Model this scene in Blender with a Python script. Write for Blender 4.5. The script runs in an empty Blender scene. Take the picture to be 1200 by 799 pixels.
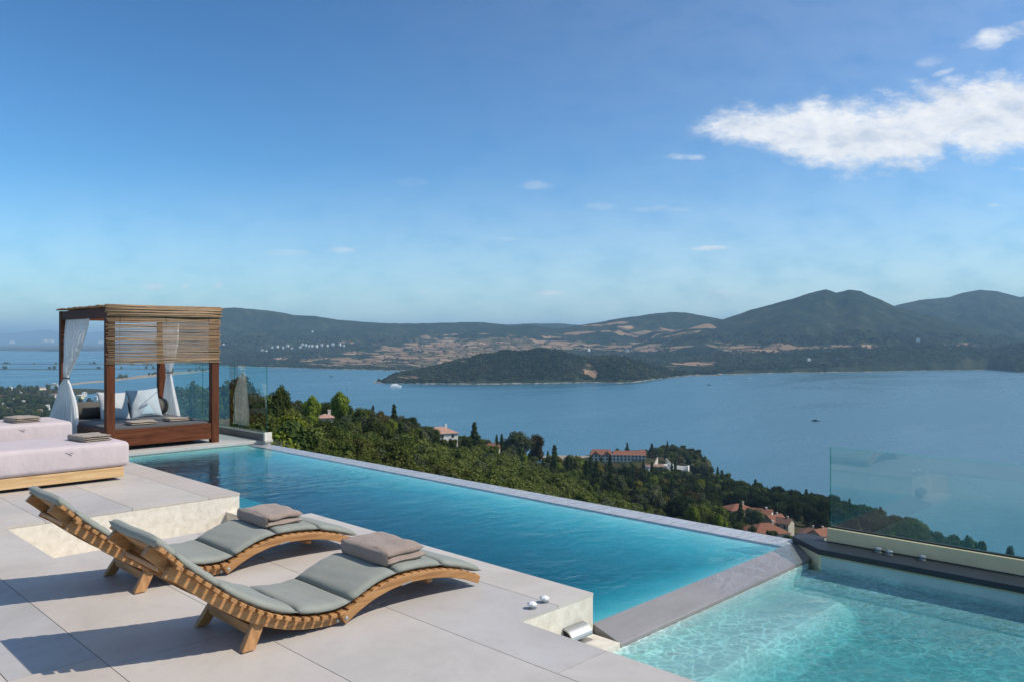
import bpy, bmesh, math, random
import numpy as np
from mathutils import Vector, Matrix

# ------------------------------------------------------------------ camera, world, sun, exposure
S = bpy.context.scene
COL = S.collection
R = math.radians
F = 930.0                      # focal length in pixels of a 1200 px wide frame
CX, CY, EYE = 600.0, 399.5, 1.5
YAW = math.atan2(948, 930)     # the terrace is built along world x and y; the camera looks across its diagonal
cc, ss = math.cos(YAW), math.sin(YAW)

cam = bpy.data.objects.new('camera', bpy.data.cameras.new('camera'))
COL.objects.link(cam)
cam.location = (0, 0, EYE)
cam.rotation_euler = (R(90), 0, -YAW)
cam.data.sensor_width = 36
cam.data.lens = F / 1200 * 36
cam.data.clip_start = .05
cam.data.clip_end = 90000
S.camera = cam

SUN_EL, SUN_AZ = 46.0, 144.0   # azimuth clockwise from +y
sun = bpy.data.objects.new('sun', bpy.data.lights.new('sun', 'SUN'))
COL.objects.link(sun)
sun.data.energy = 4.6
sun.data.angle = R(.5)
sun.data.color = (1.0, .92, .80)
sd = Vector((math.cos(R(SUN_EL)) * math.sin(R(SUN_AZ)), math.cos(R(SUN_EL)) * math.cos(R(SUN_AZ)), math.sin(R(SUN_EL))))
sun.rotation_euler = sd.to_track_quat('Z', 'Y').to_euler()
sun.location = sd * 50

S.view_settings.view_transform = 'Standard'
S.view_settings.look = 'None'
S.view_settings.exposure = 0.0
S.view_settings.gamma = 1.0
S.view_settings.use_curve_mapping = False
S.render.engine = 'CYCLES'
S.cycles.use_denoising = True
S.cycles.max_bounces = 8
S.cycles.transparent_max_bounces = 16
S.cycles.volume_bounces = 0
S.cycles.caustics_reflective = False
S.cycles.caustics_refractive = False
S.cycles.sample_clamp_indirect = 6


class NT:
    """Small helper to write node trees."""
    def __init__(self, tree):
        self.t = tree
        tree.nodes.clear()

    def n(self, typ, **kw):
        nd = self.t.nodes.new(typ)
        for k, v in kw.items():
            setattr(nd, k, v)
        return nd

    def put(self, sock, v):
        if isinstance(v, bpy.types.NodeSocket):
            self.t.links.new(v, sock)
        elif v is not None:
            if hasattr(sock.default_value, '__len__') and not isinstance(v, (int, float)):
                v = tuple(v)
                if len(v) == 3 and len(sock.default_value) == 4:
                    v = v + (1,)
            sock.default_value = v

    def math(self, op, a, b=None, c=None, clamp=False):
        nd = self.n('ShaderNodeMath', operation=op, use_clamp=clamp)
        self.put(nd.inputs[0], a)
        self.put(nd.inputs[1], b)
        self.put(nd.inputs[2], c)
        return nd.outputs[0]

    def vmath(self, op, a, b=None, out=0):
        nd = self.n('ShaderNodeVectorMath', operation=op)
        self.put(nd.inputs[0], a)
        self.put(nd.inputs[1], b)
        return nd.outputs[out]

    def mapping(self, vec, scale=(1, 1, 1), loc=(0, 0, 0), rot=(0, 0, 0)):
        nd = self.n('ShaderNodeMapping')
        self.put(nd.inputs[0], vec)
        nd.inputs['Location'].default_value = loc
        nd.inputs['Rotation'].default_value = rot
        nd.inputs['Scale'].default_value = scale
        return nd.outputs[0]

    def noise(self, vec, scale, detail=4, rough=.55, dist=0, out=0):
        nd = self.n('ShaderNodeTexNoise')
        self.put(nd.inputs['Vector'], vec)
        nd.inputs['Scale'].default_value = scale
        nd.inputs['Detail'].default_value = detail
        nd.inputs['Roughness'].default_value = rough
        nd.inputs['Distortion'].default_value = dist
        return nd.outputs[out]

    def ramp(self, fac, stops, interp='LINEAR'):
        nd = self.n('ShaderNodeValToRGB')
        nd.color_ramp.interpolation = interp
        e = nd.color_ramp.elements
        while len(e) < len(stops):
            e.new(.5)
        for i, (p, c) in enumerate(stops):
            e[i].position = p
            if isinstance(c, (int, float)):
                c = (c, c, c)
            e[i].color = tuple(c) + (1,)
        self.put(nd.inputs[0], fac)
        return nd.outputs[0]

    def mix(self, fac, a, b, mode='MIX'):
        nd = self.n('ShaderNodeMix', data_type='RGBA', blend_type=mode)
        self.put(nd.inputs[0], fac)
        self.put(nd.inputs[6], a)
        self.put(nd.inputs[7], b)
        return nd.outputs[2]

    def mrange(self, v, a, b, c=0, d=1, smooth=True):
        nd = self.n('ShaderNodeMapRange', interpolation_type='SMOOTHSTEP' if smooth else 'LINEAR')
        for s, x in zip(nd.inputs[:5], (v, a, b, c, d)):
            self.put(s, x)
        return nd.outputs[0]

    def bump(self, h, strength=.3, dist=.01, normal=None):
        nd = self.n('ShaderNodeBump')
        nd.inputs['Strength'].default_value = strength
        nd.inputs['Distance'].default_value = dist
        self.put(nd.inputs['Height'], h)
        if normal is not None:
            self.put(nd.inputs['Normal'], normal)
        return nd.outputs[0]

    def shader_mix(self, fac, a, b):
        nd = self.n('ShaderNodeMixShader')
        self.put(nd.inputs[0], fac)
        self.put(nd.inputs[1], a)
        self.put(nd.inputs[2], b)
        return nd.outputs[0]


# ---- world: a clear Nishita sky with a few clouds given by direction
W = bpy.data.worlds.new('World')
S.world = W
W.use_nodes = True
w = NT(W.node_tree)
sky = w.n('ShaderNodeTexSky', sky_type='NISHITA')
sky.sun_disc = False
sky.sun_elevation = R(SUN_EL)
sky.sun_rotation = R(SUN_AZ)
sky.altitude = 100
sky.air_density = 1.0
sky.dust_density = .3
sky.ozone_density = 1.6
hsv = w.n('ShaderNodeHueSaturation')
hsv.inputs['Saturation'].default_value = 1.0
gam = w.n('ShaderNodeGamma')          # a polarised, contrasty sky
w.put(gam.inputs[0], w.vmath('MULTIPLY', sky.outputs[0], (.15, .15, .15)))
gam.inputs[1].default_value = 1.42
w.put(hsv.inputs['Color'], w.vmath('MULTIPLY', gam.outputs[0], (5.7, 9.45, 10.9)))
bg = w.n('ShaderNodeBackground')
w.put(bg.inputs[0], hsv.outputs[0])
bg.inputs[1].default_value = .10
tc = w.n('ShaderNodeTexCoord')
dirv = tc.outputs['Generated']
fwd = w.vmath('DOT_PRODUCT', dirv, (ss, cc, 0), out=1)
rgt = w.vmath('DOT_PRODUCT', dirv, (cc, -ss, 0), out=1)
sep = w.n('ShaderNodeSeparateXYZ')
w.put(sep.inputs[0], dirv)
fw = w.math('MAXIMUM', fwd, .02)
ca = w.math('DIVIDE', rgt, fw)                # tangent of the bearing from the terrace diagonal
cb = w.math('DIVIDE', sep.outputs[2], fw)     # tangent of the height
cv = w.n('ShaderNodeCombineXYZ')
w.put(cv.inputs[0], ca)
w.put(cv.inputs[1], cb)
cvec = cv.outputs[0]
stretch = w.mapping(cvec, (1, 1.9, 1))
n1 = w.noise(stretch, 9, 8, .62)
n2 = w.noise(stretch, 34, 8, .68)
n3 = w.noise(w.mapping(cvec, (1, 2.2, 1), (3, 1, 0)), 14, 6, .6)


def cloud_curve(pts):
    nd = w.n('ShaderNodeFloatCurve')
    x0, x1 = .2, .8
    cu = nd.mapping.curves[0]
    fx = lambda px: ((px - CX) / F - x0) / (x1 - x0)
    fy = lambda py: (CY - py) / F / .5
    pts = [(fx(a), fy(b)) for a, b in pts]
    while len(cu.points) < len(pts):
        cu.points.new(.5, .5)
    for p, q in zip(cu.points, pts):
        p.location = q
        p.handle_type = 'AUTO'
    nd.mapping.update()
    w.put(nd.inputs['Value'], w.mrange(ca, x0, x1, 0, 1, False))
    return w.math('MULTIPLY', nd.outputs[0], .5)


topc = cloud_curve([(786, 157), (815, 150), (850, 130), (927, 124), (955, 108), (990, 122), (1060, 110), (1130, 96), (1200, 88), (1340, 76)])
botc = cloud_curve([(786, 158), (815, 162), (885, 174), (937, 190), (1021, 204), (1095, 190), (1116, 176), (1133, 190), (1200, 178), (1340, 170)])
dst = w.math('MINIMUM', w.math('SUBTRACT', topc, cb), w.math('SUBTRACT', cb, botc))
edge = w.math('ADD', dst, w.math('MULTIPLY', w.math('SUBTRACT', n1, .5), .070))
edge = w.math('ADD', edge, w.math('MULTIPLY', w.math('SUBTRACT', n2, .5), .050))
gate = w.mrange(ca, .215, .245)
main = w.math('MULTIPLY', w.mrange(edge, -.010, .026), gate)
main = w.math('MULTIPLY', main, w.mrange(dst, -.03, -.012))
mask = w.math('MULTIPLY', main, w.mrange(n2, .3, .6, .86, 1.0))
SMALL = [(630, 215, 34, 10, .28, 0), (770, 245, 48, 7, .22, 0), (705, 242, 30, 6, .12, 0), (832, 291, 26, 4, .35, .05), (402, 293, 24, 5, .22, 0),
         (495, 343, 12, 6, .35, 0), (218, 336, 9, 5, .4, 0), (254, 336, 13, 6, .45, 0), (640, 343, 26, 5, .28, 0), (1172, 42, 60, 14, .5, .25),
         (1092, 72, 26, 9, .22, .1), (1190, 198, 26, 7, .7, 0), (1166, 241, 18, 4, .5, 0), (805, 184, 30, 6, .4, 0), (600, 280, 20, 4, .12, 0),
         (1108, 84, 16, 5, .25, .3), (1172, 86, 12, 8, .6, .3), (330, 296, 40, 5, .1, 0), (480, 212, 40, 8, .1, 0), (860, 345, 60, 9, .14, 0), (180, 336, 16, 5, .2, 0)]
for px, py, rx, ry, am, tilt in SMALL:
    dx = w.math('SUBTRACT', ca, (px - CX) / F)
    dy = w.math('SUBTRACT', w.math('SUBTRACT', cb, (CY - py) / F), w.math('MULTIPLY', dx, tilt))
    dx = w.math('DIVIDE', dx, rx / F)
    dy = w.math('DIVIDE', dy, ry / F)
    r2 = w.math('ADD', w.math('MULTIPLY', dx, dx), w.math('MULTIPLY', dy, dy))
    e = w.math('ADD', w.math('SUBTRACT', 1, r2), w.math('MULTIPLY', w.math('SUBTRACT', n3, .58), 3.6))
    mask = w.math('MAXIMUM', mask, w.math('MULTIPLY', w.mrange(e, 0, 1.2), min(.9, am * 1.9)))
mask = w.math('MULTIPLY', mask, w.mrange(fwd, .03, .1))
# a thin high veil, denser to the east and low down
veil = w.math('ADD', w.math('MULTIPLY', w.mrange(ca, -.5, .8), .15), w.math('MULTIPLY', w.mrange(cb, .24, -.02), .44))
veil = w.math('MULTIPLY', veil, w.mrange(n3, .2, .8, .96, 1.04))
mask = w.math('MAXIMUM', mask, w.math('ADD', w.math('MULTIPLY', mask, .8), w.math('MULTIPLY', veil, w.mrange(fwd, .03, .3))))
# unseen broken cloud overhead and behind the viewer, added to whiten the fill light
hi = w.noise(w.mapping(dirv, (1, 1, 1.6)), 3.2, 7, .6, .5)
over = w.math('MAXIMUM', w.mrange(sep.outputs[2], .50, .72), w.math('MULTIPLY', w.mrange(fwd, .1, -.25), w.mrange(sep.outputs[2], .02, .2)))
mask = w.math('MAXIMUM', mask, w.math('MULTIPLY', w.mrange(hi, .46, .62), w.math('MULTIPLY', over, .62)))
shade = w.noise(w.mapping(cvec, (1, 2.0, 1), (0.02, .03, 0)), 16, 5, .55)
ccol = w.ramp(shade, [(.32, (.60, .67, .78)), (.5, (.84, .87, .92)), (.66, (.96, .97, .98))])
cbg = w.n('ShaderNodeBackground')
w.put(cbg.inputs[0], ccol)
cbg.inputs[1].default_value = 1.05
wo = w.n('ShaderNodeOutputWorld')
w.put(wo.inputs[0], w.shader_mix(mask, bg.outputs[0], cbg.outputs[0]))


# ------------------------------------------------------------------ helpers
def V(X, D, z=0.0):
    """right / ahead metres from the viewing point -> world."""
    return (cc * X + ss * D, -ss * X + cc * D, z)


def bearing(px):
    return (px - CX) / F


class MB:
    def __init__(self):
        self.v, self.f, self.m = [], [], []

    def add(self, vs, fs, m=0):
        o = len(self.v)
        self.v += [tuple(p) for p in vs]
        self.f += [tuple(i + o for i in f) for f in fs]
        self.m += [m] * len(fs)

    def box(self, x0, x1, y0, y1, z0, z1, m=0):
        self.add([(x0, y0, z0), (x1, y0, z0), (x1, y1, z0), (x0, y1, z0), (x0, y0, z1), (x1, y0, z1), (x1, y1, z1), (x0, y1, z1)],
                 [(0, 3, 2, 1), (4, 5, 6, 7), (0, 1, 5, 4), (1, 2, 6, 5), (2, 3, 7, 6), (3, 0, 4, 7)], m)

    def obox(self, c, u, v, n, hu, hv, hn, m=0):
        c, u, v, n = Vector(c), Vector(u), Vector(v), Vector(n)
        p = []
        for k in (-1, 1):
            for a, b in ((-1, -1), (1, -1), (1, 1), (-1, 1)):
                p.append(c + u * a * hu + v * b * hv + n * k * hn)
        self.add(p, [(0, 3, 2, 1), (4, 5, 6, 7), (0, 1, 5, 4), (1, 2, 6, 5), (2, 3, 7, 6), (3, 0, 4, 7)], m)

    def prism_y(self, poly, y0, y1, m=0):
        """poly: list of (x,z), counter-clockwise seen from -y."""
        n = len(poly)
        self.add([(x, y0, z) for x, z in poly] + [(x, y1, z) for x, z in poly],
                 [tuple(range(n)), tuple(range(2 * n - 1, n - 1, -1))] + [(i, i + n, (i + 1) % n + n, (i + 1) % n) for i in range(n)], m)

    def prism_z(self, poly, z0, z1, m=0):
        n = len(poly)
        self.add([(x, y, z0) for x, y in poly] + [(x, y, z1) for x, y in poly],
                 [tuple(range(n - 1, -1, -1)), tuple(range(n, 2 * n))] + [(i, (i + 1) % n, (i + 1) % n + n, i + n) for i in range(n)], m)

    def tube(self, pts, radii, seg=8, m=0, cap=True):
        pts = [Vector(p) for p in pts]
        if isinstance(radii, (int, float)):
            radii = [radii] * len(pts)
        vs, fs = [], []
        for i, p in enumerate(pts):
            t = (pts[min(i + 1, len(pts) - 1)] - pts[max(i - 1, 0)]).normalized()
            a = Vector((0, 0, 1)) if abs(t.z) < .9 else Vector((1, 0, 0))
            u = t.cross(a).normalized()
            q = t.cross(u)
            for k in range(seg):
                an = 2 * math.pi * k / seg
                vs.append(p + (u * math.cos(an) + q * math.sin(an)) * radii[i])
        for i in range(len(pts) - 1):
            for k in range(seg):
                k2 = (k + 1) % seg
                fs.append((i * seg + k, i * seg + k2, (i + 1) * seg + k2, (i + 1) * seg + k))
        if cap:
            fs.append(tuple(range(seg - 1, -1, -1)))
            fs.append(tuple((len(pts) - 1) * seg + k for k in range(seg)))
        self.add(vs, fs, m)

    def lathe(self, prof, c, seg=16, m=0):
        vs, fs = [], []
        for r, z in prof:
            for k in range(seg):
                a = 2 * math.pi * k / seg
                vs.append((c[0] + r * math.cos(a), c[1] + r * math.sin(a), c[2] + z))
        for i in range(len(prof) - 1):
            for k in range(seg):
                k2 = (k + 1) % seg
                fs.append((i * seg + k, i * seg + k2, (i + 1) * seg + k2, (i + 1) * seg + k))
        fs.append(tuple(range(seg - 1, -1, -1)))
        fs.append(tuple((len(prof) - 1) * seg + k for k in range(seg)))
        self.add(vs, fs, m)

    def grid(self, fn, nu, nv, m=0, flip=False):
        vs = [fn(i / nu, j / nv) for i in range(nu + 1) for j in range(nv + 1)]
        fs = []
        for i in range(nu):
            for j in range(nv):
                a = i * (nv + 1) + j
                q = (a, a + nv + 1, a + nv + 2, a + 1)
                fs.append(q[::-1] if flip else q)
        self.add(vs, fs, m)


def np_mesh(name, verts, faces, mats, smooth=False, midx=None):
    me = bpy.data.meshes.new(name)
    verts = np.asarray(verts, dtype=np.float32)
    faces = np.asarray(faces, dtype=np.int32)
    k = faces.shape[1]
    me.vertices.add(len(verts))
    me.vertices.foreach_set('co', verts.ravel())
    me.loops.add(faces.size)
    me.loops.foreach_set('vertex_index', faces.ravel())
    me.polygons.add(len(faces))
    me.polygons.foreach_set('loop_start', np.arange(0, faces.size, k, dtype=np.int32))
    try:
        me.polygons.foreach_set('loop_total', np.full(len(faces), k, dtype=np.int32))
    except Exception:
        pass
    for mt in (mats if isinstance(mats, (list, tuple)) else [mats]):
        me.materials.append(mt)
    if midx is not None:
        me.polygons.foreach_set('material_index', np.asarray(midx, dtype=np.int32))
    me.polygons.foreach_set('use_smooth', np.full(len(faces), bool(smooth)))
    me.update(calc_edges=True)
    me.validate()
    return me


def obj(name, mb, mats, parent=None, smooth=False, bevel=0, seg=2, subsurf=0, recalc=False):
    if isinstance(mb, bpy.types.Mesh):
        me = mb
    else:
        me = bpy.data.meshes.new(name)
        me.from_pydata(mb.v, [], mb.f)
        for mt in (mats if isinstance(mats, (list, tuple)) else [mats]):
            me.materials.append(mt)
        if any(mb.m):
            me.polygons.foreach_set('material_index', mb.m)
        if recalc:
            b = bmesh.new()
            b.from_mesh(me)
            bmesh.ops.remove_doubles(b, verts=b.verts, dist=1e-5)
            bmesh.ops.recalc_face_normals(b, faces=b.faces)
            b.to_mesh(me)
            b.free()
        if smooth:
            me.polygons.foreach_set('use_smooth', [True] * len(me.polygons))
        me.update()
    o = bpy.data.objects.new(name, me)
    COL.objects.link(o)
    if parent:
        o.parent = parent
    if bevel:
        bv = o.modifiers.new('bevel', 'BEVEL')
        bv.width = bevel
        bv.segments = seg
        bv.limit_method = 'ANGLE'
        bv.angle_limit = R(40)
    if subsurf:
        sm = o.modifiers.new('subd', 'SUBSURF')
        sm.levels = sm.render_levels = subsurf
    return o


def tag(o, label=None, cat=None, group=None, kind=None):
    if label:
        o['label'] = label
    if cat:
        o['category'] = cat
    if group:
        o['group'] = group
    if kind:
        o['kind'] = kind
    return o


def thing(name, label, cat, loc=(0, 0, 0), rz=0, group=None):
    o = bpy.data.objects.new(name, None)
    o.empty_display_size = .2
    COL.objects.link(o)
    o.location = loc
    o.rotation_euler = (0, 0, rz)
    return tag(o, label, cat, group)


def structure(o):
    return tag(o, kind='structure')


def dup(root, loc, rz=None, scale=None, label=None, group=None):
    r = root.copy()
    COL.objects.link(r)
    r.location = loc
    if rz is not None:
        r.rotation_euler = (0, 0, rz)
    if scale is not None:
        r.scale = scale
    if label:
        r['label'] = label
    if group:
        r['group'] = group
    for ch in list(root.children):
        c = ch.copy()
        COL.objects.link(c)
        c.parent = r
        for g in ch.children:
            d = g.copy()
            COL.objects.link(d)
            d.parent = c
    return r


# numpy value noise
def vnoise(x, y, seed=0):
    xi, yi = np.floor(x).astype(np.int64), np.floor(y).astype(np.int64)
    fx, fy = x - xi, y - yi
    fx, fy = fx * fx * (3 - 2 * fx), fy * fy * (3 - 2 * fy)

    def h(a, b):
        n = (a * 374761393 + b * 668265263 + seed * 1442695041) & 0xffffffff
        n = ((n ^ (n >> 13)) * 1274126177) & 0xffffffff
        return ((n ^ (n >> 16)) & 0xffff) / 65535.0
    return (h(xi, yi) * (1 - fx) + h(xi + 1, yi) * fx) * (1 - fy) + (h(xi, yi + 1) * (1 - fx) + h(xi + 1, yi + 1) * fx) * fy


def fbm(x, y, oct=5, seed=0, rough=.5):
    s, a, t = 0, 1, 0
    for i in range(oct):
        s = s + a * vnoise(x * 2 ** i + 17.3 * i, y * 2 ** i + 9.1 * i, seed + i)
        t += a
        a *= rough
    return s / t - .5


# ------------------------------------------------------------------ materials
def mat(name):
    m = bpy.data.materials.new(name)
    m.use_nodes = True
    t = NT(m.node_tree)
    return m, t


def finish(t, surf, vol=None):
    o = t.n('ShaderNodeOutputMaterial')
    if surf is not None:
        t.put(o.inputs['Surface'], surf)
    if vol is not None:
        t.put(o.inputs['Volume'], vol)


def principled(t, color, rough=.6, normal=None, spec=.5, metal=0, **kw):
    p = t.n('ShaderNodeBsdfPrincipled')
    t.put(p.inputs['Base Color'], color)
    t.put(p.inputs['Roughness'], rough)
    t.put(p.inputs['Specular IOR Level'], spec)
    t.put(p.inputs['Metallic'], metal)
    if normal is not None:
        t.put(p.inputs['Normal'], normal)
    for k, v in kw.items():
        t.put(p.inputs[k.replace('_', ' ')], v)
    return p.outputs[0]


def ocoord(t):
    return t.n('ShaderNodeTexCoord').outputs['Object']


def m_plain(name, c, rough=.6, var=.12, scale=6, bump=.1, bscale=60, spec=.4, metal=0, bdist=.004, wpos=False):
    m, t = mat(name)
    co = t.n('ShaderNodeNewGeometry').outputs['Position'] if wpos else ocoord(t)
    nz = t.noise(co, scale, 5, .6)
    lo = tuple(x * (1 - var) for x in c)
    hi = tuple(min(1, x * (1 + var)) for x in c)
    col = t.ramp(nz, [(.3, lo), (.7, hi)])
    finish(t, principled(t, col, rough, t.bump(t.noise(co, bscale, 3), bump, bdist), spec, metal))
    return m


def m_deck():
    m, t = mat('porcelain_deck')
    co = ocoord(t)
    rnd = t.n('ShaderNodeNewGeometry').outputs['Random Per Island']
    n1 = t.noise(t.mapping(co, (1, 1, 1)), 1.3, 8, .68, .6)
    n2 = t.noise(co, 9, 6, .7)
    n3 = t.noise(co, 220, 2, .5)
    col = t.ramp(n1, [(.3, (.430, .388, .342)), (.5, (.510, .466, .418)), (.72, (.565, .525, .478))])
    col = t.mix(t.mrange(n2, .52, .72, 0, .5), col, (.39, .355, .32))
    col = t.mix(t.math('MULTIPLY', n3, .22), col, (.62, .59, .56))
    tone = t.ramp(rnd, [(0, (.83, .86, .91)), (.5, (1, .985, .965)), (1, (.95, .90, .86))])
    col = t.mix(1, col, tone, 'MULTIPLY')
    finish(t, principled(t, col, t.mrange(n2, .3, .7, .42, .62), t.bump(t.noise(co, 90, 4), .05, .003), .4))
    return m


def m_cream():
    m, t = mat('cream_stone')
    co = ocoord(t)
    n1 = t.noise(co, 14, 7, .7, .4)
    col = t.ramp(n1, [(.3, (.56, .50, .40)), (.55, (.70, .64, .54)), (.75, (.78, .73, .64))])
    finish(t, principled(t, col, .75, t.bump(n1, .3, .006), .3))
    return m


def m_wood(name, dark, mid, light, axis, scale=1.0, rough=.5, spec=.4):
    m, t = mat(name)
    co = ocoord(t)
    sc = [16 * scale] * 3
    sc[axis] = 1.1 * scale
    rnd = t.n('ShaderNodeNewGeometry').outputs['Random Per Island']
    off = t.n('ShaderNodeCombineXYZ')
    for i in range(3):
        t.put(off.inputs[i], t.math('MULTIPLY', rnd, 37.0 + 11 * i))
    v = t.vmath('ADD', t.mapping(co, sc), off.outputs[0])
    g = t.noise(v, 2.2, 6, .65, 1.1)
    fine = t.noise(t.mapping(co, [x * 5 for x in sc]), 3, 3, .6)
    col = t.ramp(g, [(.28, dark), (.5, mid), (.72, light)])
    col = t.mix(t.mrange(fine, .5, .8, 0, .45), col, dark)
    tone = t.ramp(rnd, [(0, (.84, .82, .8)), (1, (1.08, 1.05, 1.02))])
    col = t.mix(1, col, tone, 'MULTIPLY')
    finish(t, principled(t, col, rough, t.bump(fine, .15, .003), spec))
    return m


def m_fabric(name, c, weave=260, rough=.9, wr=.25, var=.06):
    m, t = mat(name)
    co = ocoord(t)
    a = t.n('ShaderNodeTexWave', wave_type='BANDS', bands_direction='X')
    a.inputs['Scale'].default_value = weave / 6.28
    b = t.n('ShaderNodeTexWave', wave_type='BANDS', bands_direction='Y')
    b.inputs['Scale'].default_value = weave / 6.28
    t.put(a.inputs['Vector'], co)
    t.put(b.inputs['Vector'], co)
    wv = t.math('MULTIPLY', a.outputs['Fac'], b.outputs['Fac'])
    big = t.noise(co, 5, 4, .6)
    col = t.ramp(big, [(.3, tuple(x * (1 - var) for x in c)), (.7, tuple(min(1, x * (1 + var)) for x in c))])
    col = t.mix(t.math('MULTIPLY', wv, .18), col, tuple(x * .7 for x in c))
    nrm = t.bump(wv, .12, .002, t.bump(t.noise(co, 9, 3, .5), wr, .03))
    finish(t, principled(t, col, rough, nrm, .15, Sheen_Weight=.15))
    return m


def m_terry(name, c):
    m, t = mat(name)
    co = ocoord(t)
    n = t.noise(co, 120, 4, .75)
    b = t.noise(co, 18, 4, .6)
    col = t.ramp(n, [(.3, tuple(x * .72 for x in c)), (.68, tuple(min(1, x * 1.22) for x in c))])
    col = t.mix(t.mrange(b, .45, .75, 0, .35), col, tuple(x * .75 for x in c))
    finish(t, principled(t, col, .95, t.bump(n, 1.0, .012, t.bump(b, .45, .025)), .1, Sheen_Weight=.3))
    return m


def m_sheer():
    m, t = mat('sheer_voile')
    co = ocoord(t)
    n = t.noise(t.mapping(co, (60, 60, 3)), 1, 3, .5)
    d = t.n('ShaderNodeBsdfDiffuse')
    d.inputs[0].default_value = (.92, .91, .89, 1)
    tr = t.n('ShaderNodeBsdfTranslucent')
    tr.inputs[0].default_value = (.92, .91, .88, 1)
    tp = t.n('ShaderNodeBsdfTransparent')
    s = t.shader_mix(.45, d.outputs[0], tr.outputs[0])
    finish(t, t.shader_mix(t.mrange(n, .3, .7, .04, .2), s, tp.outputs[0]))
    return m


def m_glass(name, tint=(.86, .955, .935), gl=1.0):
    m, t = mat(name)
    fr = t.n('ShaderNodeFresnel')
    fr.inputs['IOR'].default_value = 1.5
    tp = t.n('ShaderNodeBsdfTransparent')
    t.put(tp.inputs[0], tint)
    g = t.n('ShaderNodeBsdfGlossy')
    g.inputs['Roughness'].default_value = .0
    t.put(g.inputs['Color'], (.95, 1, .98))
    front = t.math('SUBTRACT', 1, t.n('ShaderNodeNewGeometry').outputs['Backfacing'])
    finish(t, t.shader_mix(t.math('MULTIPLY', t.math('MULTIPLY', fr.outputs[0], gl), front, clamp=True), tp.outputs[0], g.outputs[0]))
    return m


def m_water(name, absorb, density, ripple, rstr, caustic=0.0, tint=(.97, 1, 1)):
    """Clear water: tinted transmission, Fresnel reflection, absorption with depth, ripples, caustic light put into the tint."""
    m, t = mat(name)
    co = t.n('ShaderNodeNewGeometry').outputs['Position']
    a = t.noise(t.mapping(co, (ripple, ripple * 1.9, ripple), rot=(0, 0, .5)), 1, 3, .55, .8)
    b = t.noise(t.mapping(co, (ripple * 3.1, ripple * 5.2, ripple * 3), rot=(0, 0, .9)), 1, 2, .5, .6)
    patch = t.mrange(t.noise(co, .55, 3, .5), .35, .7, .35, 1.2)
    hgt = t.math('MULTIPLY', t.math('ADD', a, t.math('MULTIPLY', b, .45)), patch)
    nrm = t.bump(hgt, rstr, .05)
    fr = t.n('ShaderNodeFresnel')
    fr.inputs['IOR'].default_value = 1.33
    t.put(fr.inputs['Normal'], nrm)
    g = t.n('ShaderNodeBsdfGlossy')
    g.inputs['Roughness'].default_value = .02
    t.put(g.inputs['Normal'], nrm)
    tp = t.n('ShaderNodeBsdfTransparent')
    if caustic:  # caustic light drawn into the transmitted colour as bright cell edges
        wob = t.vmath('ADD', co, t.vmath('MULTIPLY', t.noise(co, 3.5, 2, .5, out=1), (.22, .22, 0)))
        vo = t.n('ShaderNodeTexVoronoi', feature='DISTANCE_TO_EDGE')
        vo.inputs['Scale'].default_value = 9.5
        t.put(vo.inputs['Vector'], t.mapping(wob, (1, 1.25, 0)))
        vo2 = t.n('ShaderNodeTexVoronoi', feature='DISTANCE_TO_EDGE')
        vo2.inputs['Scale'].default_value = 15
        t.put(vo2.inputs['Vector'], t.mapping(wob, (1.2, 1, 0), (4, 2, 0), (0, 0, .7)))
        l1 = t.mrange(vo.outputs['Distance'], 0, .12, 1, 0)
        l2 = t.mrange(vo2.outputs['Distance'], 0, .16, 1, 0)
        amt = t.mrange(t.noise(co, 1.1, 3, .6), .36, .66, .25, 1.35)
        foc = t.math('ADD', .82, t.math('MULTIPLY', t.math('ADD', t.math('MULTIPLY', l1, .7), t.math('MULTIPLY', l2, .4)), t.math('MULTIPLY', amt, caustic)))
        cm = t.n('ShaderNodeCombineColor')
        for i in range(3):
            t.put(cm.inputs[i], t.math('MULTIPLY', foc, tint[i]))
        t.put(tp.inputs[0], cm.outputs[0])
    else:
        t.put(tp.inputs[0], tint)
    ab = t.n('ShaderNodeVolumeAbsorption')
    t.put(ab.inputs[0], absorb)
    ab.inputs[1].default_value = density
    front = t.math('SUBTRACT', 1, t.n('ShaderNodeNewGeometry').outputs['Backfacing'])
    finish(t, t.shader_mix(t.math('MULTIPLY', fr.outputs[0], front), tp.outputs[0], g.outputs[0]), ab.outputs[0])
    return m


def m_tile(name, c):
    m, t = mat(name)
    co = t.n('ShaderNodeNewGeometry').outputs['Position']
    n = t.noise(co, 3, 4, .6)
    col = t.ramp(n, [(.3, tuple(x * .9 for x in c)), (.7, tuple(min(1, x * 1.1) for x in c))])
    finish(t, principled(t, col, .5, None, .3))
    return m


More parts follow.
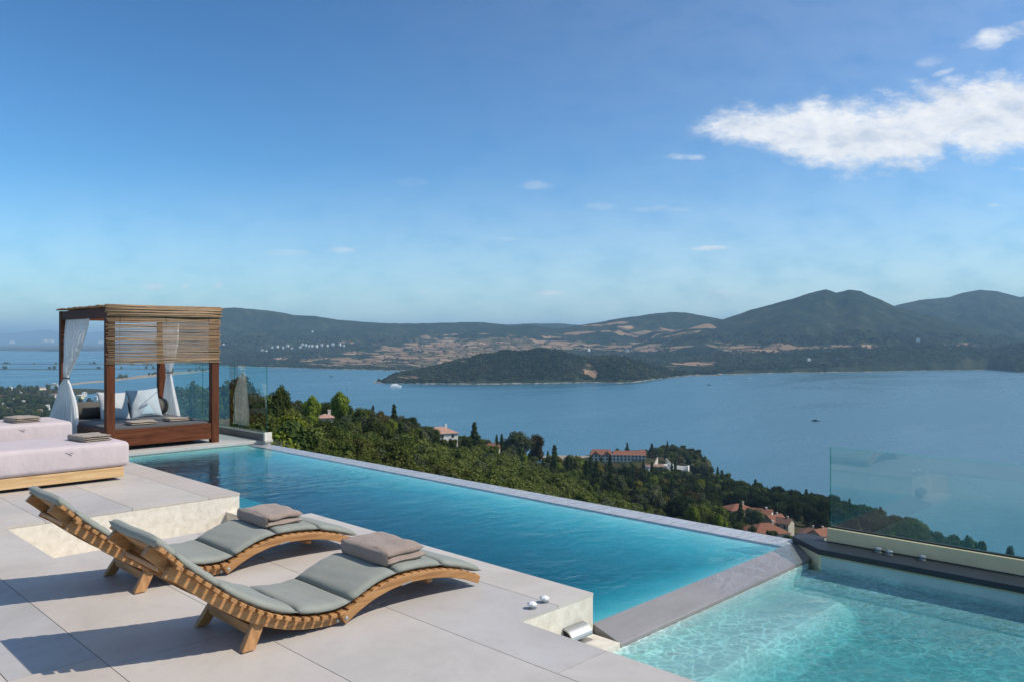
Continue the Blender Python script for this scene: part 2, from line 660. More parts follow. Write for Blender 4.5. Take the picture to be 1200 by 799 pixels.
def m_leaf(name, c1, c2, trans=.25, nscale=.5, hue=.03):
    m, t = mat(name)
    co = ocoord(t)
    oi = t.n('ShaderNodeObjectInfo').outputs['Random']
    n = t.noise(co, nscale, 3, .6)
    rnd = t.n('ShaderNodeNewGeometry').outputs['Random Per Island']
    f = t.math('ADD', t.math('MULTIPLY', n, .6), t.math('MULTIPLY', rnd, .4))
    col = t.ramp(f, [(.25, c1), (.75, c2)])
    hs = t.n('ShaderNodeHueSaturation')
    t.put(hs.inputs['Hue'], t.math('ADD', .5 - hue / 2, t.math('MULTIPLY', oi, hue)))
    t.put(hs.inputs['Value'], t.math('ADD', .72, t.math('MULTIPLY', t.math('FRACT', t.math('MULTIPLY', oi, 7.31)), .56)))
    t.put(hs.inputs['Color'], col)
    d = t.n('ShaderNodeBsdfDiffuse')
    t.put(d.inputs[0], hs.outputs[0])
    tr = t.n('ShaderNodeBsdfTranslucent')
    t.put(tr.inputs[0], t.mix(1, hs.outputs[0], (1.1, 1.15, .6), 'MULTIPLY'))
    finish(t, t.shader_mix(trans, d.outputs[0], tr.outputs[0]))
    return m


def m_land(name, lo, hi, scale, wpos=True):
    m, t = mat(name)
    co = t.n('ShaderNodeNewGeometry').outputs['Position']
    n = t.noise(co, scale, 8, .65)
    col = t.ramp(n, [(.35, lo), (.65, hi)])
    d = t.n('ShaderNodeBsdfDiffuse')
    t.put(d.inputs[0], col)
    t.put(d.inputs['Normal'], t.bump(n, .6, 2))
    finish(t, d.outputs[0])
    return m


M = {}
M['deck'] = m_deck()
M['cream'] = m_cream()
M['base'] = m_plain('villa_render', (.30, .28, .25), .85)
M['joint'] = m_plain('grout', (.12, .11, .10), .9)
M['teak_x'] = m_wood('teak_rail', (.25, .115, .042), (.42, .212, .080), (.55, .300, .128), 0)
M['teak_y'] = m_wood('teak_slat', (.25, .115, .042), (.42, .212, .080), (.55, .300, .128), 1)
M['teak_z'] = m_wood('teak_leg', (.25, .115, .042), (.42, .212, .080), (.55, .300, .128), 2)
M['pine_x'] = m_wood('pale_pine', (.50, .30, .13), (.66, .44, .22), (.74, .52, .30), 0, .6)
M['brown_x'] = m_wood('mahogany_board', (.055, .016, .008), (.13, .042, .018), (.20, .07, .03), 0, .8, .6, .15)
M['brown_y'] = m_wood('mahogany_beam', (.05, .018, .010), (.10, .036, .018), (.15, .055, .028), 1, .8, .6, .15)
M['brown_z'] = m_wood('mahogany_post', (.055, .017, .009), (.12, .04, .018), (.18, .06, .03), 2, .8, .6, .15)
M['cane'] = m_wood('dry_cane', (.16, .095, .05), (.32, .205, .115), (.44, .31, .19), 0, 1.2, .6)
M['pad'] = m_fabric('grey_green_canvas', (.258, .266, .228), 420, .85, .25)
M['pink'] = m_fabric('pale_pink_cotton', (.53, .445, .44), 300, .9, .3)
M['grey'] = m_fabric('charcoal_canvas', (.085, .080, .078), 300, .9, .3)
M['bolster'] = m_fabric('taupe_canvas', (.10, .092, .083), 300, .9, .2)
M['pillow'] = m_fabric('pale_grey_cotton', (.44, .45, .46), 260, .9, .4)
M['pillow2'] = m_fabric('pale_blue_cotton', (.39, .44, .47), 260, .9, .4)
M['print'] = m_fabric('printed_slate_cotton', (.16, .21, .26), 260, .9, .3)
M['terry'] = m_terry('taupe_terry', (.40, .30, .24))
M['terry_dk'] = m_terry('sand_terry', (.36, .285, .215))
M['sheer'] = m_sheer()
M['tie'] = m_plain('dark_cord', (.05, .05, .055), .8)
M['glass'] = m_glass('balustrade_glass', gl=1.8)
M['glass2'] = m_glass('clear_screen_glass', (.87, .955, .935), 2.3)
M['glass_edge'] = m_glass('glass_edge', (.45, .80, .72))
M['concrete'] = m_plain('grey_channel', (.17, .165, .15), .7)
M['wall_cream'] = m_plain('cream_render', (.88, .68, .40), .85, .06, 5, .2, 50)
M['coping_shade'] = m_plain('coping_in_shade', (.030, .034, .042), .55, .15, 5)  # shadow lying over the spa ledge is put into this dark colour
M['steel'] = m_plain('brushed_steel', (.46, .46, .45), .5, .04, 8, .02, 120, .5, 1.0)
M['knob'] = m_plain('white_acrylic', (.78, .78, .77), .18, .03, 8, .0, 60)
M['knob_grey'] = m_plain('smoky_acrylic', (.30, .32, .34), .15, .03, 8, 0, 60)
M['metal_dk'] = m_plain('dark_opening', (.03, .03, .03), .6)
M['pool'] = m_tile('pool_tile', (.36, .62, .62))
M['spa'] = m_tile('spa_tile', (.54, .62, .57))
M['water'] = m_water('pool_water', (.0, .735, .785), 6.4, 2.6, .26)
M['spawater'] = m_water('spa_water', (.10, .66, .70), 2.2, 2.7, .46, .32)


def m_coping(name, c, wet0=None, wet1=None):
    m, t = mat(name)
    co = t.n('ShaderNodeNewGeometry').outputs['Position']
    n = t.noise(t.mapping(co, (.8, 3, 1)), 2.2, 7, .65, .4)
    f = t.noise(co, 60, 4, .6)
    col = t.ramp(n, [(.3, tuple(x * .84 for x in c)), (.7, tuple(x * 1.12 for x in c))])
    col = t.mix(t.mrange(f, .5, .75, 0, .3), col, tuple(x * .75 for x in c))
    rough, nrm = .35, t.bump(f, .08, .003)
    if wet0 is not None:
        sx = t.n('ShaderNodeSeparateXYZ')
        t.put(sx.inputs[0], co)
        wet = t.mrange(t.math('ADD', sx.outputs[0], t.math('MULTIPLY', n, .5)), wet0, wet1)
        rough = t.mrange(wet, 0, 1, .5, .06, False)
        rip = t.noise(t.mapping(co, (4, 9, 4), rot=(0, 0, .4)), 2, 3, .5, .8)
        nrm = t.bump(t.math('MULTIPLY', rip, wet), .35, .05, nrm)
    finish(t, principled(t, col, rough, nrm, .5))
    return m


M['edge'] = m_coping('infinity_stone', (.42, .41, .42), 3.0, 4.0)
M['weir'] = m_coping('weir_stone', (.250, .235, .230), 4.9, 5.4)

# ------------------------------------------------------------------ terrace
WL, SL = -.19, -.27            # pool and spa water levels
JX = [3.40, 2.70, 2.00, 1.315, .94, .25, -.44, -1.13, -1.82, -2.51, -3.2, -3.9, -4.6, -5.3]
REG = [(-6, 3.07, -4, 2.97), (-6, 3.72, 2.97, 6.11), (-6, 1.70, 6.11, 7.42), (-6, 3.72, 7.42, 13.6)]
mb = MB()
G = .0022
TOP, BOT = 0.0, -.02


def slab(poly):
    """one slab, pulled in along its joints."""
    mb.prism_z(poly, BOT, TOP)


def column(xa, xb, ys, ga=True, gb=True):
    for p, q in zip(ys[:-1], ys[1:]):
        x0, x1 = xa + (G if ga else 0), xb - (G if gb else 0)
        slab([(x0, p + G), (x1, p + G), (x1, q - G), (x0, q - G)])


YJ = [2.365 + 1.38 * k for k in range(-5, 9)]
YO = [2.365 + .69 + 1.38 * k for k in range(-5, 9)]
column(3.40, 3.72, [2.97 - G, 4.9, 6.11 + G], True, False)
column(3.40, 3.72, [7.42 - G, 9.9, 12.3, 13.6], True, False)
column(2.70, 3.07, [-4, -.395, .985, 2.365], True, False)
slab([(2.70 + G, 2.365 + G), (3.07, 2.365 + G), (3.07, 2.97), (3.40 - G, 2.97), (3.40 - G, 3.745 - G), (2.70 + G, 3.745 - G)])
column(2.70, 3.40, [3.745, 5.125, 6.11 + G])
column(2.70, 3.40, [7.42 - G, 9.265, 10.645, 12.0, 13.6])
column(2.00, 2.70, [-4, -1.2, .45, 1.83, 3.62, 6.11 + G])
column(2.00, 2.70, [7.42 - G, 8.9, 10.3, 11.7, 13.6])
slab([(1.315 + G, 3.9), (2.0 - G, 3.9), (2.0 - G, 6.11), (1.70, 6.11), (1.70, 7.42), (2.0 - G, 7.42), (2.0 - G, 7.9), (1.315 + G, 7.9)])
column(1.315, 2.00, [7.9 + G, 9.6, 11.0, 13.6])
column(1.315, 2.00, [-4, .9, 2.3, 3.9 - G])
for i_, (xa, xb) in enumerate(zip(JX[4:], JX[3:-1])):
    column(xb if xa > xb else xa, xa if xa > xb else xb, [-4, -1.5, .4, 2.2, 4.045, 6.3, 8.2, 10.1, 12.0, 13.6] if i_ % 2 == 0 else [-4, -.5, 1.3, 3.1, 5.2, 7.3, 9.1, 11.0, 13.6])
structure(obj('deck', mb, M['deck']))
mb = MB()
for x0, x1, y0, y1 in REG:
    mb.box(x0, x1 - .004, y0 + (.004 if y0 in (7.42,) else 0), y1 - (.004 if y1 in (6.11,) else 0), -1.9, -.0205)
# keep the pool side faces a hair behind the slabs
structure(obj('deck_base', mb, M['cream']))
mb = MB()
mb.box(1.70, 3.66, 6.106, 7.424, -1.9, -.55)
mb.box(3.58, 3.715, 6.108, 7.422, -.549, -.165)
structure(obj('recess_floor', mb, M['cream']))

# gazebo platform
mb = MB()
mb.box(3.72, 6.62, 12.04, 15.9, -.17, -.12)
structure(obj('platform', mb, M['deck'], bevel=.004))
mb = MB()
mb.box(3.724, 6.58, 12.06, 15.88, -3.5, -.1705)
structure(obj('platform_base', mb, M['cream']))

# pool shell
mb = MB()


def pool_bed(u, v):
    x, y = 3.717 + 2.502 * u, 3.0 + 9.03 * v
    e = min((6.21 - x) / 1.9, (y - 2.98) / 1.5, 1.0)
    return (x, y, -.205 - .255 * max(0.0, e) ** .8)


mb.grid(pool_bed, 24, 60)
mb.box(3.717, 6.22, 2.98, 12.06, -.60, -.52)
structure(obj('pool_floor', mb, M['pool']))
mb = MB()
mb.box(3.7165, 3.735, 2.99, 12.04, -.47, -.205)
mb.box(3.735, 6.2, 12.025, 12.0595, -.47, -.205)
mb.box(3.74, 6.2, 2.981, 3.0, -.47, -.205)
mb.box(3.735, 4.35, 7.2, 12.02, -.47, -.30)      # entry bench at the far end
structure(obj('pool_wall', mb, M['pool']))
mb = MB()
mb.box(3.7175, 6.232, 2.972, 12.058, -.51, WL)
structure(obj('pool_water', mb, M['water']))
mb = MB()
mb.box(6.22, 6.50, 2.985, 12.04, -4.5, WL + .004)
structure(obj('infinity_edge', mb, M['edge'], bevel=.006))
mb = MB()
mb.prism_z([(3.724, 2.77), (6.5, 2.77), (6.5, 2.983), (3.724, 2.983)], -1.9, -.19)
mb.v = [(x, y, (-.186 if y > 2.9 else -.252) if z > -1 else z) for x, y, z in mb.v]
structure(obj('weir', mb, M['weir'], bevel=.005))
# spa
mb = MB()
def ease(v):
    v = min(1.0, max(0.0, v))
    return v * v * (3 - 2 * v)


def spa_bed(u, v):
    x, y = 3.07 + 3.124 * u, -3.0 + 5.765 * v
    bench = .165 * ease((y - 2.12) / .22) * ease((6.02 - x) / .34)
    step = .10 * ease((1.85 - y) / .3) * ease((4.95 - x) / .45)
    cove = .21 * ease((x - 5.45) / .75) ** 1.3
    return (x, y, -.53 + max(bench, step, cove))


mb.grid(spa_bed, 60, 90)
mb.box(6.194, 6.45, 2.4, 2.975, -.58, -.53)
mb.box(3.066, 3.08, -3, 2.766, -.53, -.03)
mb.box(6.194, 6.199, -3, 2.652, -.53, -.2)
mb.box(3.08, 6.19, 2.7545, 2.768, -.53, -.275)
structure(obj('spa_basin', mb, M['spa'], smooth=False))
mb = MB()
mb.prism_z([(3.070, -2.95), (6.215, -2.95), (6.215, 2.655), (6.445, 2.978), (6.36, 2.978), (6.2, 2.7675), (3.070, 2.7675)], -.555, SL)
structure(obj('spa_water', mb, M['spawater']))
mb = MB()
mb.box(3.079, 3.70, 2.755, 2.966, -.32, -.235)
structure(obj('spout_ledge', mb, M['cream'], bevel=.003))
mb = MB()
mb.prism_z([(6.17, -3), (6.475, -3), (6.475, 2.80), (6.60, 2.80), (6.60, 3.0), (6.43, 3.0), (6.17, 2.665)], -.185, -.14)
structure(obj('spa_coping', mb, M['coping_shade'], bevel=.004))
mb = MB()
mb.prism_z([(6.20, -3), (6.47, -3), (6.47, 2.78), (6.59, 2.78), (6.59, 2.99), (6.45, 2.99), (6.20, 2.67)], -4.5, -.1855)
structure(obj('spa_wall', mb, M['wall_cream']))
mb = MB()
mb.box(-6, 6.4, -4, 3.0, -4.5, -1.95)
structure(obj('villa_base', mb, M['base']))

# low parapet with a glass screen beside the spa
t = thing('glass_screen', 'long frameless glass screen standing on the low cream wall beside the spa', 'glass screen', (6.51, 0, -.14))
a = MB(); a.box(-.04, .05, -3, 2.72, 0, .107)
obj('low_wall', a, M['wall_cream'], t, bevel=.004)
a = MB(); a.box(-.012, .022, -2.98, 2.71, .1075, .118)
obj('channel', a, M['metal_dk'], t)
a = MB(); a.box(-.004, .008, -.55, 2.705, .1185, .765)
g = obj('glass_panel', a, M['glass2'], t)
a = MB(); a.box(-.004, .008, -2.98, -.565, .1185, .765)
obj('glass_panel', a, M['glass2'], t)
a = MB(); a.box(-.0045, .0085, 2.7055, 2.712, .1185, .767)
obj('glass_edge', a, M['glass_edge'], t)
a = MB(); a.box(-.0045, .0085, -.55, 2.705, .7655, .769)
obj('glass_edge', a, M['glass_edge'], t)

# glass balustrade beyond the gazebo
t = thing('glass_balustrade', 'frameless glass balustrade on a grey kerb beside the canopied daybed', 'balustrade', (6.43, 0, -.12))
a = MB(); a.box(-.05, .07, 11.92, 15.6, 0, .11)
obj('kerb', a, M['concrete'], t, bevel=.006)
a = MB(); a.box(-.055, .075, 11.87, 11.919, 0, .135)
obj('end_block', a, M['cream'], t, bevel=.004)
for y0, y1 in ((11.92, 13.03), (13.05, 14.27), (14.29, 15.55)):
    a = MB(); a.box(.004, .016, y0, y1, .11, 1.205)
    obj('glass_panel', a, M['glass'], t)
    a = MB(); a.box(.003, .017, y0, y1, 1.2055, 1.212)
    obj('glass_edge', a, M['glass_edge'], t)
    a = MB(); a.box(.003, .017, y0 - .007, y0 - .0005, .11, 1.205)
    obj('glass_edge', a, M['glass_edge'], t)


# small fittings
def knob(loc, label, group, m='knob'):
    t = thing('water_control', label, 'water control', loc, 0, group)
    a = MB(); a.lathe([(.026, 0), (.026, .004), (.012, .006), (.011, .014)], (0, 0, 0), 18)
    obj('collar', a, M['steel'], t, smooth=False)
    a = MB()
    vs = []
    prof = [(.010, .012), (.022, .017), (.027, .024), (.024, .032), (.013, .038), (.004, .040)]
    seg = 24
    for r, z in prof:
        for k in range(seg):
            an = 2 * math.pi * k / seg
            rr = r * (1 + .10 * math.cos(6 * an))
            vs.append((rr * math.cos(an), rr * math.sin(an), z))
    fs = [(i * seg + k, i * seg + (k + 1) % seg, (i + 1) * seg + (k + 1) % seg, (i + 1) * seg + k) for i in range(len(prof) - 1) for k in range(seg)]
    fs += [tuple(range(seg - 1, -1, -1)), tuple((len(prof) - 1) * seg + k for k in range(seg))]
    a.add(vs, fs)
    obj('cap', a, M[m], t, smooth=True)
    return t


knob((3.26, 3.04, 0), 'white fluted knob on the deck corner, the one farther from the pool edge', 'knobs on the deck corner')
knob((3.385, 3.06, 0), 'white fluted knob on the deck corner, the one nearer the pool edge', 'knobs on the deck corner')
knob((6.40, 2.29, -.14), 'pale knob on the dark spa coping, the one nearest the infinity edge', 'knobs on the spa coping', 'knob_grey')
knob((6.38, 2.20, -.14), 'pale knob on the dark spa coping, middle one of the three', 'knobs on the spa coping', 'knob_grey')
knob((6.40, 1.97, -.14), 'pale knob on the dark spa coping, standing alone a little apart', 'knobs on the spa coping', 'knob_grey')

t = thing('water_spout', 'stainless steel waterfall spout on the pale end wall of the deck', 'spout', (3.53, 2.969, -.20))
a = MB()
pr = []
for k in range(9):
    an = math.pi / 2 * k / 8
    pr.append((-.075 * math.cos(an), .06 * math.sin(an)))
poly = [(y, z) for y, z in pr]
n = len(poly)
inner = [(y * .86, z * .86) for y, z in poly]
vs = [(-.09, y, z) for y, z in poly] + [(.09, y, z) for y, z in poly] + [(-.09, y, z) for y, z in inner] + [(.09, y, z) for y, z in inner]
fs = []
for i in range(n - 1):
    fs.append((i, i + n, i + n + 1, i + 1))
    fs.append((2 * n + i, 2 * n + i + 1, 3 * n + i + 1, 3 * n + i))
    fs.append((i, i + 1, 2 * n + i + 1, 2 * n + i))
    fs.append((n + i, 3 * n + i, 3 * n + i + 1, n + i + 1))
fs.append((0, 2 * n, 3 * n, n))
a.add(vs, fs)
obj('hood', a, M['steel'], t, recalc=True)
a = MB(); a.box(-.085, .085, -.002, 0, -.02, .06)
obj('outlet', a, M['metal_dk'], t)
a = MB(); a.box(-.09, .09, -.075, 0, -.035, -.028)
obj('lip', a, M['steel'], t)


# ------------------------------------------------------------------ loungers
def spline(pts, n=12):
    out = []
    P = [pts[0]] + list(pts) + [pts[-1]]
    for i in range(1, len(P) - 2):
        for k in range(n):
            u = k / n
            out.append(tuple(.5 * (2 * P[i][j] + (P[i + 1][j] - P[i - 1][j]) * u + (2 * P[i - 1][j] - 5 * P[i][j] + 4 * P[i + 1][j] - P[i + 2][j]) * u * u
                                   + (3 * P[i][j] - P[i - 1][j] - 3 * P[i + 1][j] + P[i + 2][j]) * u ** 3) for j in range(2)))
    out.append(tuple(pts[-1]))
    return out


HEAD = [(1.395, .585), (1.43, .552), (1.46, .522), (1.515, .465)]
MID = [(1.47, .488), (1.54, .440), (1.61, .380), (1.73, .283), (1.86, .196), (2.0, .126), (2.14, .083), (2.29, .062), (2.385, .066)]
FOOT = [(2.345, .040), (2.405, .073), (2.47, .104), (2.56, .136), (2.69, .163), (2.84, .168), (3.03, .148), (3.2, .104), (3.345, .045)]


def band(top, t0, t1):
    """polygon below a top curve, thickness from t0 to t1."""
    tp = spline(top, 8)
    n = len(tp)
    bt = []
    for i, (x, z) in enumerate(tp):
        a, b = tp[max(i - 1, 0)], tp[min(i + 1, n - 1)]
        dx, dz = b[0] - a[0], b[1] - a[1]
        l = math.hypot(dx, dz)
        th = t0 + (t1 - t0) * i / (n - 1)
        bt.append((x + dz / l * th, z - dx / l * th))
    return tp, bt


def add_band(mb, top, y0, y1, t0, t1):
    tp, bt = band(top, t0, t1)
    n = len(tp)
    vs = []
    for y in (y0, y1):
        vs += [(x, y, max(z, .004)) for x, z in tp] + [(x, y, max(z, .004)) for x, z in bt]
    fs = []
    for i in range(n - 1):
        fs.append((i, n + i, n + i + 1, i + 1))
        fs.append((2 * n + i, 2 * n + i + 1, 3 * n + i + 1, 3 * n + i))
        fs.append((i, i + 1, 2 * n + i + 1, 2 * n + i))
        fs.append((n + i, 3 * n + i, 3 * n + i + 1, n + i + 1))
    fs.append((0, 2 * n, 3 * n, n))
    fs.append((n - 1, 2 * n - 1, 4 * n - 1, 3 * n - 1))
    mb.add(vs, fs)


def arc_positions(top, step, m0=.02, m1=.02):
    tp = spline(top, 20)
    out, acc, nxt = [], 0, m0
    tot = sum(math.dist(tp[i], tp[i + 1]) for i in range(len(tp) - 1))
    for i in range(len(tp) - 1):
        d = math.dist(tp[i], tp[i + 1])
        while nxt <= acc + d and nxt <= tot - m1:
            u = (nxt - acc) / d
            x = tp[i][0] + (tp[i + 1][0] - tp[i][0]) * u
            z = tp[i][1] + (tp[i + 1][1] - tp[i][1]) * u
            out.append((x, z, math.atan2(tp[i + 1][1] - tp[i][1], tp[i + 1][0] - tp[i][0])))
            nxt += step
        acc += d
    return out


LW = .60                        # width; near rail at y = 0


def profile_z(x):
    full = spline([(1.34, .632), (1.375, .606), (1.44, .548), (1.54, .452), (1.61, .392), (1.73, .295), (1.86, .208), (2.0, .138), (2.14, .095), (2.29, .074), (2.405, .088),
                   (2.56, .148), (2.69, .175), (2.84, .180), (3.03, .160), (3.2, .116), (3.37, .055)], 10)
    xs_ = [p[0] for p in full]
    zs_ = [p[1] for p in full]
    return float(np.interp(x, xs_, zs_))


def make_cushion(mb):
    segs = [(1.392, 1.485), (1.485, 1.69), (1.69, 2.10), (2.10, 2.41), (2.41, 2.715), (2.715, 3.05), (3.05, 3.372)]
    y0, y1 = .012, LW - .012
    for si, (a, b) in enumerate(segs):
        random.seed(si)
        ph = random.uniform(0, 6)

        def surf(side):
            def fn(u, v):
                x = a + (b - a) * u
                y = y0 + (y1 - y0) * v
                eu = (1 - abs(2 * u - 1) ** 8)
                ev = (1 - abs(2 * v - 1) ** 9)
                puff = max(eu, 0) ** .5 * max(ev, 0) ** .5
                th = .0215 * puff
                z = profile_z(x) + .031
                dzdx = (profile_z(x + .01) - profile_z(x - .01)) / .02
                l = math.hypot(1, dzdx)
                wr = .0022 * math.sin(9 * v + ph) * puff + .0016 * math.sin(23 * u + 7 * v + ph) * puff
                t = side * th + wr + (.004 if side > 0 else 0) * puff
                return (x - dzdx / l * t, y + .004 * (v - .5) * math.sin(ph), z + t / l)
            return fn
        mb.grid(surf(1), 14, 22)
        mb.grid(surf(-1), 14, 22, flip=True)


def make_lounger(loc, label):
    t = thing('sun_lounger', label, 'sun lounger', loc, 0, 'wooden loungers by the pool')
    ox, oy = loc[0], loc[1]

    def shift(mb):
        mb.v = [(x - 1.84, y, z) for x, y, z in mb.v]
        return mb
    up = lambda c, d: [(x, z + d) for x, z in c]
    for sg in (0, 1):
        fl = (lambda p, q: (p, q)) if sg == 0 else (lambda p, q: (LW - q, LW - p))
        a = MB(); add_band(a, up(HEAD, .002), *fl(.072, .102), .05, .045)
        obj('head_rail', shift(a), M['teak_x'], t, bevel=.003, recalc=True)
        a = MB(); add_band(a, up(MID, .002), *fl(.036, .068), .056, .05)
        obj('body_rail', shift(a), M['teak_x'], t, bevel=.003, recalc=True)
        a = MB(); add_band(a, up(FOOT, .015), *fl(.0, .034), .05, .046)
        obj('foot_rail', shift(a), M['teak_x'], t, bevel=.004, recalc=True)
    # slats lying across the rails, each end showing
    a = MB()
    for crv, st in ((HEAD, .052), (MID, .0545), (FOOT, .0545)):
        for x, z, an in arc_positions(crv, st, .024, .028):
            u = (math.cos(an), 0, math.sin(an))
            n_ = (-math.sin(an), 0, math.cos(an))
            yo = random.uniform(-.002, .002)
            ym = LW / 2 + yo
            hl = LW / 2 - (.004 if crv is FOOT else -.004)
            a.obox((x - math.sin(an) * .0095, ym, z + math.cos(an) * .0095), u, (0, 1, 0), n_, .0185, hl, .0095)
    obj('slats', shift(a), M['teak_y'], t, bevel=.002, seg=1)
    for y in (.075, LW - .075):
        a = MB()
        a.obox((1.885, y + (-.018 if y < .3 else .018) * .5, .082), Vector((1, 0, 0)), Vector((0, 1, 0)),
               Vector((.10, (.035 if y < .3 else -.035), .17)).normalized(), .034, .019, .090)
        a.v = [(x, yy, max(z, .001)) for x, yy, z in a.v]
        obj('leg', shift(a), M['teak_z'], t, bevel=.003)
    a = MB(); a.box(1.862, 1.888, .085, LW - .085, .068, .118)
    obj('stretcher', shift(a), M['teak_y'], t, bevel=.003)
    for x0, x1, y_, z0, z1 in ((1.44, 1.475, .103, .455, .478), (2.35, 2.39, .07, .022, .046), (2.98, 3.02, .07, .080, .104)):
        a = MB(); a.box(x0, x1, y_, LW - y_, z0, z1)
        obj('cross_bar', shift(a), M['teak_y'], t, bevel=.003)
    a = MB(); make_cushion(a)
    obj('cushion', shift(a), M['pad'], t, smooth=True, recalc=True)
    for x, y, z in ((2.375, -.001, .042), (2.345, .0345, .028)):
        a = MB()
        a.lathe([(.011, 0), (.011, .002), (.006, .004)], (0, 0, 0), 12)
        a.v = [(x + px_, y - pz_, z + py_) for px_, py_, pz_ in a.v]
        obj('bolt', shift(a), M['steel'], t)
    a = MB(); a.obox((2.775, -.0008, .140), (1, 0, .10), (0, 1, 0), (-.1, 0, 1), .035, .0008, .004)
    obj('label_plate', shift(a), M['steel'], t)
    return t


L1 = make_lounger((1.84, 3.55, 0), 'slatted wooden lounger with grey-green cushion, the one closer to the deck corner knobs')
L2 = dup(L1, (1.82, 4.85, 0), label='slatted wooden lounger with grey-green cushion, the one closer to the pink daybeds')


# ------------------------------------------------------------------ towels and cushions
def fold_towel(sx, sy, h, layers, seed, mess=.004):
    """a folded towel: stacked rounded layers joined along a fold."""
    rnd = random.Random(seed)
    mb = MB()
    t = h / layers
    for li in range(layers):
        ax = sx / 2 * rnd.uniform(.96, 1.0)
        ay = sy / 2 * rnd.uniform(.965, 1.0)
        cx_, cy_ = rnd.uniform(-.004, .004), rnd.uniform(-.004, .004)
        p1, p2, p3 = (rnd.uniform(0, 6) for _ in range(3))
        z0 = li * t

        def side(sg):
            def fn(u, v):
                a, b = 2 * u - 1, 2 * v - 1
                e = (max(1 - abs(a) ** 8, 0) ** .5) * (max(1 - abs(b) ** 8, 0) ** .5)
                wob = mess * (math.sin(5 * a + p1) * math.cos(3.3 * b + p2) + .6 * math.sin(9 * b + p3))
                x = cx_ + a * ax + mess * .9 * math.sin(6 * b + p2)
                y = cy_ + b * ay + mess * .9 * math.sin(5 * a + p1)
                z = z0 + t / 2 + sg * t * .56 * e + wob * (1 if li == layers - 1 or sg < 0 else .6) * (.4 + .6 * li / max(1, layers - 1))
                return (x, y, z)
            return fn
        mb.grid(side(1), 20, 24)
        mb.grid(side(-1), 20, 24, flip=True)
    # the outer turn of the fold wraps the -x side of the stack
    pts = []
    r = h / 2 * .98

    def wrap(u, v):
        an = math.pi * (.5 + u)
        b = 2 * v - 1
        e = max(1 - abs(b) ** 10, 0) ** .5
        return (-sx / 2 * .96 + math.cos(an) * r * .55 * e, b * sy / 2 * .985, h / 2 + math.sin(an) * r * 1.02 * (.75 + .25 * e) + mess * .5 * math.sin(7 * b + seed))
    mb.grid(wrap, 10, 24)
    return mb


def towel(loc, rz, sx, sy, h, layers, seed, label, m='terry', tilt=0, group='folded towels'):
    o = obj('folded_towel', fold_towel(sx, sy, h, layers, seed), M[m], smooth=True, recalc=True)
    o.location = loc
    o.rotation_euler = (0, tilt, rz)
    return tag(o, label, 'towel', group)


towel((2.84, 3.86, .226), 0, .29, .47, .088, 2, 1, 'thick taupe towel folded on the lounger closer to the deck corner knobs', tilt=-.01)
towel((2.82, 5.17, .226), 0, .28, .44, .085, 2, 2, 'thick taupe towel folded on the lounger closer to the pink daybeds', tilt=-.01)


# pink daybeds
def rbox(mb, x0, x1, y0, y1, z0, z1, r, nseg=4, sag=0):
    """soft box with rounded edges."""
    b = bmesh.new()
    bmesh.ops.create_cube(b, size=1)
    for v in b.verts:
        v.co = Vector((x0 + (v.co.x + .5) * (x1 - x0), y0 + (v.co.y + .5) * (y1 - y0), z0 + (v.co.z + .5) * (z1 - z0)))
    bmesh.ops.bevel(b, geom=b.edges[:], offset=r, segments=nseg, profile=.5, affect='EDGES')
    bmesh.ops.triangulate(b, faces=[f for f in b.faces if len(f.verts) > 4])
    bmesh.ops.subdivide_edges(b, edges=[e for e in b.edges if e.calc_length() > .25], cuts=5, use_grid_fill=True)
    b.verts.index_update()
    mb.add([v.co.copy() for v in b.verts], [tuple(v.index for v in f.verts) for f in b.faces])
    b.free()


def make_daybed(loc, label):
    t = thing('daybed', label, 'daybed', loc, 0, 'pale pink daybeds')
    a = MB(); a.box(-2.0, -.06, .02, .05, .035, .142); a.box(-2.0, -.06, .95, .98, .035, .142); a.box(-.09, -.0605, .0505, .9495, .035, .142); a.box(-1.999, -1.97, .0505, .9495, .035, .142)
    obj('base_frame', a, M['pine_x'], t, bevel=.004)
    a = MB(); a.box(-1.9, -.2, .12, .88, 0, .1)
    obj('plinth', a, M['metal_dk'], t)
    a = MB(); rbox(a, -2.05, 0, 0, 1.0, .143, .415, .055, 5)
    o = obj('mattress', a, M['pink'], t, smooth=True)
    b = MB()
    b.tube([(-.645, -.001, .352), (-.62, -.005, .345), (-.60, -.006, .338), (-.585, -.004, .322), (-.578, .002, .305)], [.002, .004, .005, .004, .002], 6)
    b.tube([(-.61, -.003, .345), (-.585, -.006, .350), (-.565, -.001, .338)], [.003, .004, .002], 6)
    obj('tie', b, M['pink'], t, smooth=True, recalc=True)
    return t


D1 = make_daybed((3.26, 9.02, 0), 'pale pink daybed on a pine base, the one nearer to the loungers')
D2 = dup(D1, (3.52, 11.80, 0), label='pale pink daybed on a pine base, the one closer to the canopied bed')
towel((2.98, 9.42, .417), .25, .30, .42, .062, 3, 3, 'crumpled sand coloured towel folded on the nearer pink daybed', 'terry_dk', group='towels on the pink daybeds').rotation_euler.z = .12
towel((3.02, 12.22, .417), .1, .32, .42, .07, 3, 4, 'crumpled sand coloured towel folded on the farther pink daybed', 'terry_dk', group='towels on the pink daybeds')

# ------------------------------------------------------------------ canopied daybed
GX0, GX1, GY0, GY1, GZ = 4.17, 5.75, 12.35, 14.45, -.12
t = thing('canopy_daybed', 'dark wooden four-post daybed with a cane roof and cane blind beyond the pool', 'canopy bed', ((GX0 + GX1) / 2, (GY0 + GY1) / 2, GZ))


def loc_(mb):
    cx_, cy_ = (GX0 + GX1) / 2, (GY0 + GY1) / 2
    mb.v = [(x - cx_, y - cy_, z - GZ) for x, y, z in mb.v]
    return mb


